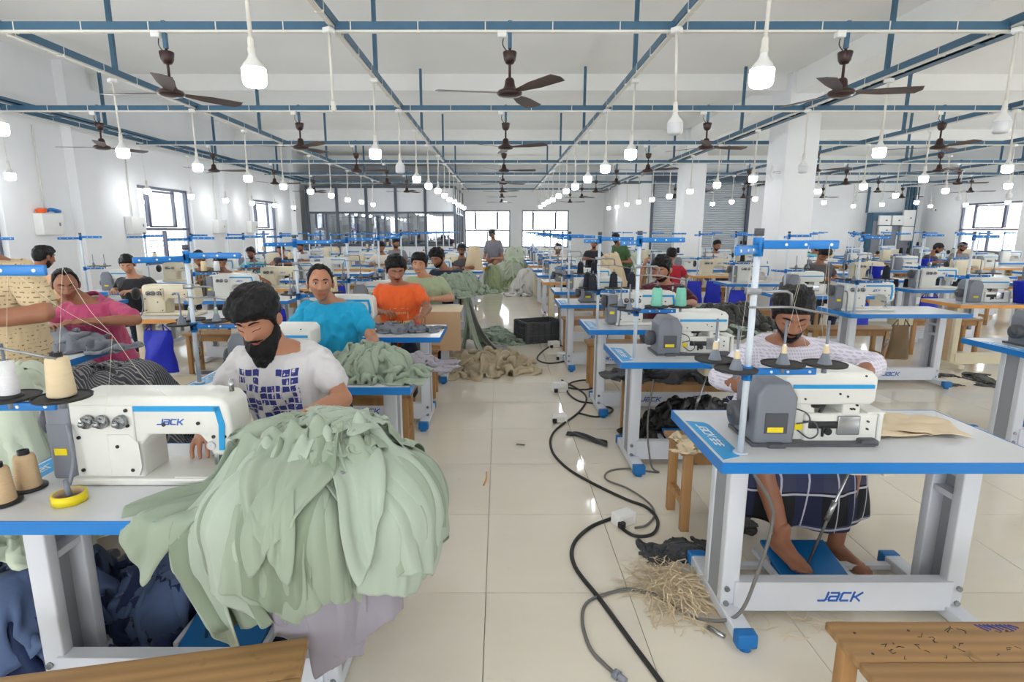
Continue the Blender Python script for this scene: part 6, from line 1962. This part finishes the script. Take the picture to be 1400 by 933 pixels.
# cables
def cable(label, pts, r, m, name='power_cable', z=0.008, lift=None):
    P = []
    for q in pts:
        if len(q) == 3:
            P.append(q)
        else:
            x, y = onz(q[0], q[1], z); P.append((x, y, z))
    mb = MB(); mb.tube(spline(P, 7), r, 8)
    return one(name, label, 'cable', mb, m)
cable('thick black cable snaking along the aisle floor to the white socket box', [(768, 520), (800, 540), (793, 562), (758, 590), (754, 615), (775, 640), (812, 662), (856, 683), (884, 694), (899, 712), (893, 730), (868, 733), (846, 720)], 0.009, 'cable_black')
cable('thick black cable curving from the socket box off the bottom edge', [(836, 709), (806, 722), (784, 745), (786, 775), (822, 822), (868, 885), (905, 935), (925, 965)], 0.010, 'cable_black')
cb = cable('grey cable with a plug crossing the thick black cable', [(0.95, 1.98, 0.68), (1.05, 2.0, 0.5), (1.0, 1.98, 0.25), (0.93, 1.97, 0.08), (957, 847), (925, 832), (897, 814), (862, 806), (830, 812), (803, 824), (796, 848), (806, 885), (826, 908), (840, 921)], 0.007, 'cable_grey')
m = MB(); a = onz(840, 921, 0.012); b = onz(856, 932, 0.012); m.cyl((a[0], a[1], 0.012), (b[0], b[1], 0.012), 0.014, 0.011, n=12); m.cyl((a[0], a[1], 0.012), (a[0] * 0.6 + b[0] * 0.4, a[1] * 0.6 + b[1] * 0.4, 0.012), 0.018, 0.018, n=12)
obj('plug', m.mesh('plug', 'machine_grey'), cb)
cable('thin grey cable looping from the second table leg to the socket box', [(1.02, 3.62, 0.6), (0.99, 3.6, 0.3), (1.0, 3.5, 0.05), (900, 646), (858, 641), (832, 645), (829, 656), (858, 668), (885, 686), (895, 703), (884, 718), (868, 722)], 0.006, 'cable_grey')
cable('black cable coil on the floor by the third table foot', [(775, 530), (800, 533), (816, 527), (802, 520), (780, 524), (776, 536), (790, 548), (812, 552), (838, 560), (818, 570), (790, 565)], 0.008, 'cable_black')
cable('black cable loop beside the plastic crate', [(757, 470), (740, 482), (735, 492), (752, 497), (776, 492), (783, 480), (765, 472)], 0.009, 'cable_black')
for k, (px, py, rz, lb) in enumerate(((852, 716, 0.5, 'white socket box where the thick black cable ends'), (765, 577, 0.1, 'white socket box on the floor before the third table leg'), (765, 535, 0.3, 'white socket box by the cable coil'), (770, 492, -0.2, 'white socket box on the floor beside the crate'), (757, 475, 0.4, 'small white plug box touching the crate'))):
    x, y = onz(px, py, 0)
    t = thing('socket_box', lb, 'socket box', (x, y, 0), rz, 'white socket boxes')
    s = 1 + 0.25 * (k > 1)
    m = MB(); m.rbox((0, 0, 0.035 * s), (0.115 * s, 0.075 * s, 0.07 * s), 0.006); obj('case', m.mesh('case', 'plastic_white'), t)
    m = MB(); m.bb(-0.035, 0.035, -0.0385 * s, -0.0375 * s, 0.02, 0.05); obj('socket_face', m.mesh('socket_face', 'pvc'), t)
    m = MB(); m.rbox((-0.05 * s, -0.045 * s, 0.025), (0.035, 0.03, 0.035), 0.006); obj('plug', m.mesh('plug', 'black_plastic'), t)
# thread waste
def strands(name, label, c, r, n, m, seed, w=0.004, ln=0.13, hz=0.05):
    rn = random.Random(seed); mb = MB()
    for k in range(n):
        a = rn.uniform(0, 2 * PI); q = rn.random() ** 0.6
        x = c[0] + r[0] * q * math.cos(a); y = c[1] + r[1] * q * math.sin(a); z = c[2] + 0.004 + hz * (1 - q) * rn.random()
        d = rn.uniform(0, 2 * PI); P = []
        for i in range(5):
            P.append(Vector((x, y, max(c[2] + 0.003, z))))
            d += rn.uniform(-0.7, 0.7); x += math.cos(d) * ln / 4; y += math.sin(d) * ln / 4; z += rn.uniform(-0.012, 0.008)
        rows = []
        for i, p in enumerate(P):
            t = (P[min(i + 1, 4)] - P[max(i - 1, 0)]).normalized(); nn = Vector((-t.y, t.x, 0)) * w / 2
            rows.append([tuple(p - nn), tuple(p + nn + Vector((0, 0, 0.001)))])
        mb.grid(np.array(rows))
    o = one(name, label, 'thread waste', mb, m); o['kind'] = 'stuff'
    return o
x, y = onz(925, 808, 0)
strands('thread_waste', 'tangle of cream fabric strips on the floor by the table foot', (x, y, 0), (0.15, 0.2, 0), 330, 'cloth_beige', 3, 0.005, 0.15, 0.08)
strands('thread_waste', 'cream strips spread below the crossbar of the overlock table', (1.25, 2.02, 0), (0.25, 0.12, 0), 26, 'cloth_beige', 5, 0.003, 0.12, 0.01)
x, y = onz(932, 756, 0)
heap('dark matted lint bundle beside the cream strips', (x, y, 0), mats=['cloth_charcoal'], r=(0.13, 0.07, 0.04), seed=37, n=34)
k = 0
for px, py, s, lb in ((1275, 514, 1.0, 'large dark lint scrap on the floor past the second aisle'), (1345, 520, 1.3, 'long dark lint scrap near the photo edge'), (1315, 443, 1.0, 'dark scrap under the orange-edged table'), (1300, 527, 0.5, 'small dark scrap between the larger scraps'), (1018, 715, 0.5, 'tiny dark scrap under the overlock table'), (1030, 700, 0.35, 'second tiny dark scrap under the overlock table'), (1060, 470, 0.5, 'dark scrap before the far table legs')):
    x, y = onz(px, py, 0)
    heap(lb, (x, y, 0), mats=['cloth_olive'], r=(0.13, 0.07, 0.04), seed=37, n=34, rz=k * 1.1, sc=(s * 1.2, s, s * 0.6), name='lint_scrap', cat='lint scrap'); k += 1
# black strip on floor
P0 = [onz(795, 596, 0), onz(812, 592, 0), onz(850, 604, 0)]
U, Vv = np.meshgrid(np.linspace(0, 1, 20), np.linspace(-0.5, 0.5, 8))
ax = np.interp(U, [0, 0.35, 1], [0.52, 0.58, 0.80]); ay = np.interp(U, [0, 0.35, 1], [4.18, 4.2, 3.97])
P = np.stack([ax + 0.02 * Vv, ay + 0.11 * Vv * (0.6 + 0.4 * U), 0.006 + 0.012 * np.abs(np.sin(6 * U + 3 * Vv))], -1)
o = cloth_obj('cloth_strip', P, 'cloth_black', None, 0.004, 1); tag(o, 'black cloth strip lying on the aisle floor', 'cloth strip')
# little litter
for px, py, lb in ((712, 609, 'short dark metal pin lying on the aisle floor'), (664, 655, 'thin tan strip of paper on the aisle floor')):
    x, y = onz(px, py, 0)
    m = MB()
    if 'pin' in lb:
        m.cyl((-0.03, 0.01, 0.006), (0.03, -0.01, 0.006), 0.004, n=8); one('metal_pin', lb, 'pin', m, 'machine_dark', loc=(x, y, 0))
    else:
        m.tube(spline([(-0.01, -0.1, 0.002), (0.006, 0, 0.003), (0.004, 0.1, 0.002)], 5), 0.006, 4); one('paper_strip', lb, 'paper strip', m, 'orange_edge', loc=(x, y, 0))
m = MB(); x, y = onz(541, 778, 0); m.cyl((0, 0, 0.02), (0.02, 0.1, 0.02), 0.018, n=14); one('yellow_tube', 'short yellow cardboard tube on the floor by the bench leg', 'tube', m, 'yellow_label', loc=(x, y, 0))
m = MB(); m.cyl((0, 0, 0.009), (0.045, -0.055, 0.009), 0.009, n=12); x, y = onz(980, 870, 0); one('steel_tube', 'short steel tube beside the blue foot cap', 'tube', m, 'steel', loc=(x - 0.02, y + 0.04, 0))
# tape roll and cones on the near table
x, y = onz(96, 686)
t = thing('tape_roll', 'yellow measuring tape roll on the near table', 'tape roll', (x, y, 0.7615), 0)
m = MB(); m.lathe([(0.041, 0), (0.046, 0), (0.046, 0.028), (0.041, 0.028)], n=28); obj('tape', m.mesh('tape', 'yellow_label'), t)
m = MB(); m.lathe([(0.0405, 0.028), (0.0375, 0.028), (0.0375, 0), (0.0405, 0)], n=28); obj('core', m.mesh('core', 'cardboard'), t)
m = MB(); m.cyl((x, y, 0.762), (x - 0.004, y, 0.83), 0.009, 0.007, n=10); one('grey_peg', 'grey plastic peg standing inside the tape roll', 'peg', m, 'spindle_grey')
for k, (px, py, lb) in enumerate(((40, 668, 'tan thread cone standing on the near table'), (4, 688, 'tan thread cone cut by the photo edge on the near table'))):
    x, y = onz(px, py)
    t = make_cone('cone_tan', 'cone', (x, y, 0.7615), lb, 'cones on the near table'); 
    m = MB(); m.lathe([(0.0, 0.0), (0.05, 0.0), (0.05, 0.006), (0.03, 0.008)], n=24); obj('base_disc', m.mesh('base_disc', 'black_plastic'), t)
make_cone('cone_black', 'cone', (-1.47, 2.98, 0.7615), 'black thread cone on a blue base beside the pole of the blue T-shirt man', 'cones on tables')
for k, (x, y) in enumerate(((5.75, 8.2), (5.9, 8.2), (6.2, 8.22), (6.6, 8.2), (6.75, 8.25))):
    make_cone('cone_black', 'cone', (x, y, 0.7615), 'black thread cone standing in line, %s along the table past the columns' % ORD[k], 'cones on tables', False)
# bags
def bag(label, loc, w, h, d, m, group='hanging bags', rz=0.0, name='hanging_bag'):
    def geo():
        rows = []
        for j, f in enumerate(np.linspace(0, 1, 9)):
            row = []
            for i in range(25):
                a = 2 * PI * i / 24
                k = (0.12 + 0.88 * math.sin(min(1, f * 1.6) * PI / 2)) * (1 if f < 0.9 else 0.75)
                row.append((w / 2 * math.cos(a) * (0.8 + 0.25 * f) + 0.008 * math.sin(5 * a + 9 * f), d / 2 * math.sin(a) * k + 0.01 * math.sin(3 * a + 7 * f), -h * f))
            rows.append(row)
        mb = MB(); mb.grid(np.array(rows)); o = len(mb.v); mb.add(rows[-1][:24], [tuple(range(23, -1, -1))])
        s = MB()
        for q in (-0.3, 0.3):
            s.tube([(q * w - 0.03, 0, -0.01), (q * w * 0.6, 0, 0.06), (q * w + 0.03, 0, -0.01)], 0.006, 6)
        return mb.mesh('bag_body', m), s.mesh('strap', m)
    a, b = cached(('bag', w, h, d, m), geo)
    t = thing(name, label, 'bag', loc, rz, group)
    obj('bag_body', a, t); obj('strap', b, t)
bag('brown cloth bag hanging from the table past the second aisle', (4.0, 5.55, 0.64), 0.2, 0.34, 0.12, 'cloth_brown')
bag('blue bag hanging under the orange-edged table behind the man in pink', (-3.2, 5.2, 0.65), 0.3, 0.4, 0.1, 'bag_blue')
for k, (x, y, lb) in enumerate(((-2.65, 6.58, 'blue bag under the second inner window-side table'), (4.55, 7.1, 'blue bag under the table behind the white column line'), (3.7, 8.75, 'blue bag hanging behind the lace-shirted man'), (3.9, 10.3, 'pair-side blue bag hanging at the orange-edged table, column side'), (3.55, 10.3, 'blue bag hanging at the orange-edged table, aisle side'), (4.35, 8.75, 'blue bag hanging at the corner by the thick column'), (6.0, 7.85, 'blue bag under the row past the columns'), (8.3, 8.6, 'blue bag under the second row past the columns'), (-0.75, 8.55, 'blue bag beside the navy-shirted man'), (-2.7, 9.4, 'blue bag in the inner window-side row'), (10.9, 10.9, 'blue bag in the third row past the columns'))):
    bag(lb, (x, y, 0.66), 0.3, 0.4, 0.12, 'bag_blue')
def bin_(label, loc, s=1.0):
    t = thing('blue_bin', label, 'bin', loc, 0.2, 'blue plastic bins')
    m = MB(); m.lathe([(0.0, 0.003), (0.11 * s, 0.0), (0.14 * s, 0.24 * s), (0.147 * s, 0.245 * s), (0.132 * s, 0.242 * s), (0.1 * s, 0.01), (0, 0.01)], n=20); obj('bin_body', m.mesh('bin_body', 'bag_blue'), t)
    m = MB(); m.rbox((0, -0.13 * s, 0.13 * s), (0.07 * s, 0.012, 0.09 * s), 0.003); obj('paper_label', m.mesh('paper_label', 'plastic_white'), t)
bin_('blue bin standing on the orange-edged table at the photo edge', (5.95, 6.35, 0.762), 1.0)
bin_('blue bin standing on a table past the thick column', (6.35, 9.55, 0.762), 0.9)
bin_('blue bin on a far table near the man in navy', (8.9, 11.9, 0.762), 0.9)
bin_('blue bin standing on the window-side table behind the man in blue', (-2.68, 8.2, 0.762), 0.8)
# water bottle
x, y = onz(745, 368, 0)
t = thing('water_bottle', 'clear bottle with a red cap on the aisle floor', 'bottle', (0.75, 9.3, 0))
m = MB(); m.lathe([(0, 0), (0.035, 0.0), (0.037, 0.01), (0.037, 0.16), (0.03, 0.19), (0.013, 0.215), (0.013, 0.225)], n=16); obj('bottle_body', m.mesh('bottle_body', 'window_glass'), t)
m = MB(); m.cyl((0, 0, 0.222), (0, 0, 0.245), 0.017, n=14); obj('cap', m.mesh('cap', 'cloth_red'), t)
# wall boxes with conduit on the window wall
for k, (y, lb) in enumerate(((8.75, 'white wall box with orange and blue gloves on top'), (10.82, 'white wall box beside the large window'), (14.05, 'white wall box between the two wall windows'), (15.9, 'white wall box just before the smaller looking window'))):
    t = thing('wall_box', lb, 'wall box', (XL + 0.07, y, 1.5), 0, 'white wall boxes')
    m = MB(); m.rbox((0, 0, 0.16), (0.14, 0.42, 0.32), 0.012); obj('case', m.mesh('case', 'plastic_white'), t)
    m = MB(); m.cyl((-0.04, 0, 0.32), (-0.04, 0, 1.6), 0.011, n=8); obj('conduit', m.mesh('conduit', 'pvc'), t)
    m = MB(); m.rbox((0.072, 0.12, 0.16), (0.006, 0.03, 0.05), 0.002); obj('latch', m.mesh('latch', 'machine_grey'), t)
m = MB(); m.rbox((0, 0, 0.03), (0.12, 0.1, 0.06), 0.015, (0.3, 0, 0.2)); one('orange_glove', 'orange glove lying on a wall box', 'glove', m, 'cloth_orange', loc=(XL + 0.08, 8.62, 1.83))
m = MB(); m.tube(spline([(0, -0.12, 0.03), (0, -0.05, 0.05), (0.02, 0.03, 0.04), (0, 0.13, 0.03), (-0.01, 0.05, 0.025)], 6), 0.025, 8); one('blue_glove', 'blue glove lying on a wall box', 'glove', m, 'table_blue', loc=(XL + 0.08, 8.85, 1.83))
# electrical cabinet and boxes
t = thing('electrical_cabinet', 'blue-grey electrical cabinet in the far corner', 'cabinet', (14.1, YR - 0.22, 0))
m = MB(); m.rbox((0, 0, 1.1), (1.45, 0.35, 2.2), 0.02); obj('cabinet_body', m.mesh('cabinet_body', 'steel_blue'), t)
for x in (-0.47, 0.02, 0.48):
    m = MB(); m.rbox((x, -0.18, 1.05), (0.44, 0.02, 1.7), 0.01); dd = obj('cabinet_door', m.mesh('cabinet_door', 'machine_grey'), t)
    m = MB(); m.rbox((x + 0.17, -0.2, 1.1), (0.03, 0.03, 0.1), 0.006); obj('handle', m.mesh('handle', 'black_plastic'), dd)
for k, (x, z, w, h) in enumerate(((-0.35, 1.75, 0.42, 0.34), (0.1, 1.75, 0.38, 0.34), (0.5, 1.72, 0.42, 0.56), (-0.3, 1.42, 0.45, 0.3), (0.5, 1.2, 0.42, 0.5))):
    t = thing('switch_box', 'white switch box on the electrical cabinet, %s of five' % ORD[k], 'switch box', (14.1 + x, YR - 0.47, z), 0, 'white switch boxes')
    m = MB(); m.rbox((0, 0, h / 2), (w, 0.1, h), 0.012); obj('case', m.mesh('case', 'plastic_white'), t)
    m = MB(); m.rbox((0.05, -0.055, h / 2), (0.05, 0.02, 0.04), 0.004); obj('switch', m.mesh('switch', 'machine_dark'), t)
for k, x in enumerate((13.35, 14.75, 14.88, 15.0, 15.12)):
    m = MB(); m.bb(x - 0.03, x + 0.03, YR - 0.09, YR - 0.03, 0.4 if k else 2.2, 3.1); one('vertical_channel', 'blue vertical cable channel by the electrical cabinet, %s of five' % ORD[k], 'cable channel', m, 'steel_blue', group='blue vertical channels')
# wall fan on the thick column and small cameras
t = thing('wall_fan', 'white caged wall fan on the thick column', 'wall fan', (4.85, 10.05, 2.55))
m = MB(); m.cyl((0.0, 0.1, 0), (-0.12, 0.1, 0.0), 0.025, n=10); obj('bracket', m.mesh('bracket', 'plastic_white'), t)
m = MB()
for r in (0.06, 0.11, 0.16):
    m.tube([(-0.16 - 0.02 * (0.16 - r) * 10, 0.1 + r * math.cos(a), r * math.sin(a)) for a in np.linspace(0, 2 * PI, 25)], 0.004, 5)
for q in range(10):
    a = q * PI / 5; m.tube([(-0.2, 0.1, 0), (-0.16, 0.1 + 0.16 * math.cos(a), 0.16 * math.sin(a))], 0.003, 5)
obj('cage', m.mesh('cage', 'plastic_white'), t)
for q in range(3):
    a = q * 2.094; m = MB(); m.rbox((0, 0.07, 0), (0.01, 0.1, 0.06), 0.004, (0.2, 0, 0)); obj('blade', m.mesh('blade', 'panel_white'), t, (-0.165, 0.1, 0), (a, 0, 0))
for k, (x, y, z, lb) in enumerate(((XL + 0.16, 19.2, 2.25, 'small security camera on the window wall near the partition'), (XR - 0.1, 20.5, 2.3, 'small security camera in the far corner by the cabinet'))):
    t = thing('security_camera', lb, 'camera', (x, y, z), 0, 'security cameras')
    m = MB(); m.cyl((0, 0, 0), (0, -0.16, -0.03), 0.045, n=14); obj('housing', m.mesh('housing', 'plastic_white'), t)
    m = MB(); m.cyl((0, -0.16, -0.03), (0, -0.165, -0.031), 0.03, n=12); obj('lens', m.mesh('lens', 'black_plastic'), t)
    m = MB(); m.cyl((0, 0.03, 0.08), (0, -0.03, 0.0), 0.015, n=8); obj('mount', m.mesh('mount', 'plastic_white'), t)
# cloth held up by the capped man
U, Vv = np.meshgrid(np.linspace(-0.2, 0.2, 16), np.linspace(0, 0.5, 18))
P = np.stack([U * (0.5 + Vv), 0.05 * np.sin(14 * U + 3 * Vv), -Vv], -1)
x, z = ony(648, 352, 11.5)
o = cloth_obj('beige_cloth', P, 'cloth_beige', None, 0.003, 1); o.location = (x, 11.52, 1.264); tag(o, 'beige cloth held up by the capped man beside the aisle', 'cloth')
# sewing threads on the two near stands
def threads(label, segs):
    m = MB()
    for a, b, sag in segs:
        a, b = Vector(a), Vector(b); c = (a + b) / 2 - Vector((0, 0, sag))
        m.tube(spline([a, c, b], 6), 0.0005, 4)
    o = one('sewing_threads', label, 'threads', m, 'thread'); o['kind'] = 'stuff'
threads('loose threads running from the stand to the overlock machine of the lace-shirted man', [((1.02, 1.97, 1.2), (1.06, 1.96, 1.52), 0), ((1.16, 1.97, 1.2), (1.13, 1.96, 1.52), 0), ((1.06, 1.96, 1.52), (1.02, 1.95, 1.33), 0.0), ((1.13, 1.96, 1.52), (1.12, 1.95, 1.29), 0), ((1.02, 1.95, 1.33), (1.22, 2.1, 1.03), 0.02), ((1.12, 1.95, 1.29), (1.26, 2.1, 1.03), 0.02), ((0.85, 1.96, 1.15), (0.82, 1.85, 1.5), 0)])
threads('loose threads running from the near stand to the near machine', [((-1.4, 1.56, 1.2), (-1.35, 1.56, 1.47), 0), ((-1.25, 1.56, 1.2), (-1.2, 1.56, 1.47), 0), ((-1.35, 1.56, 1.47), (-1.13, 1.62, 1.27), 0.02), ((-1.2, 1.56, 1.47), (-1.13, 1.62, 1.27), 0.02), ((-1.13, 1.62, 1.27), (-1.22, 1.66, 0.99), 0.02), ((-1.13, 1.62, 1.27), (-1.0, 1.66, 1.06), 0.03)])
if 'workshop' in CACHE:
    bpy.data.scenes.remove(CACHE['workshop'])
print("n objects", len(bpy.data.objects))
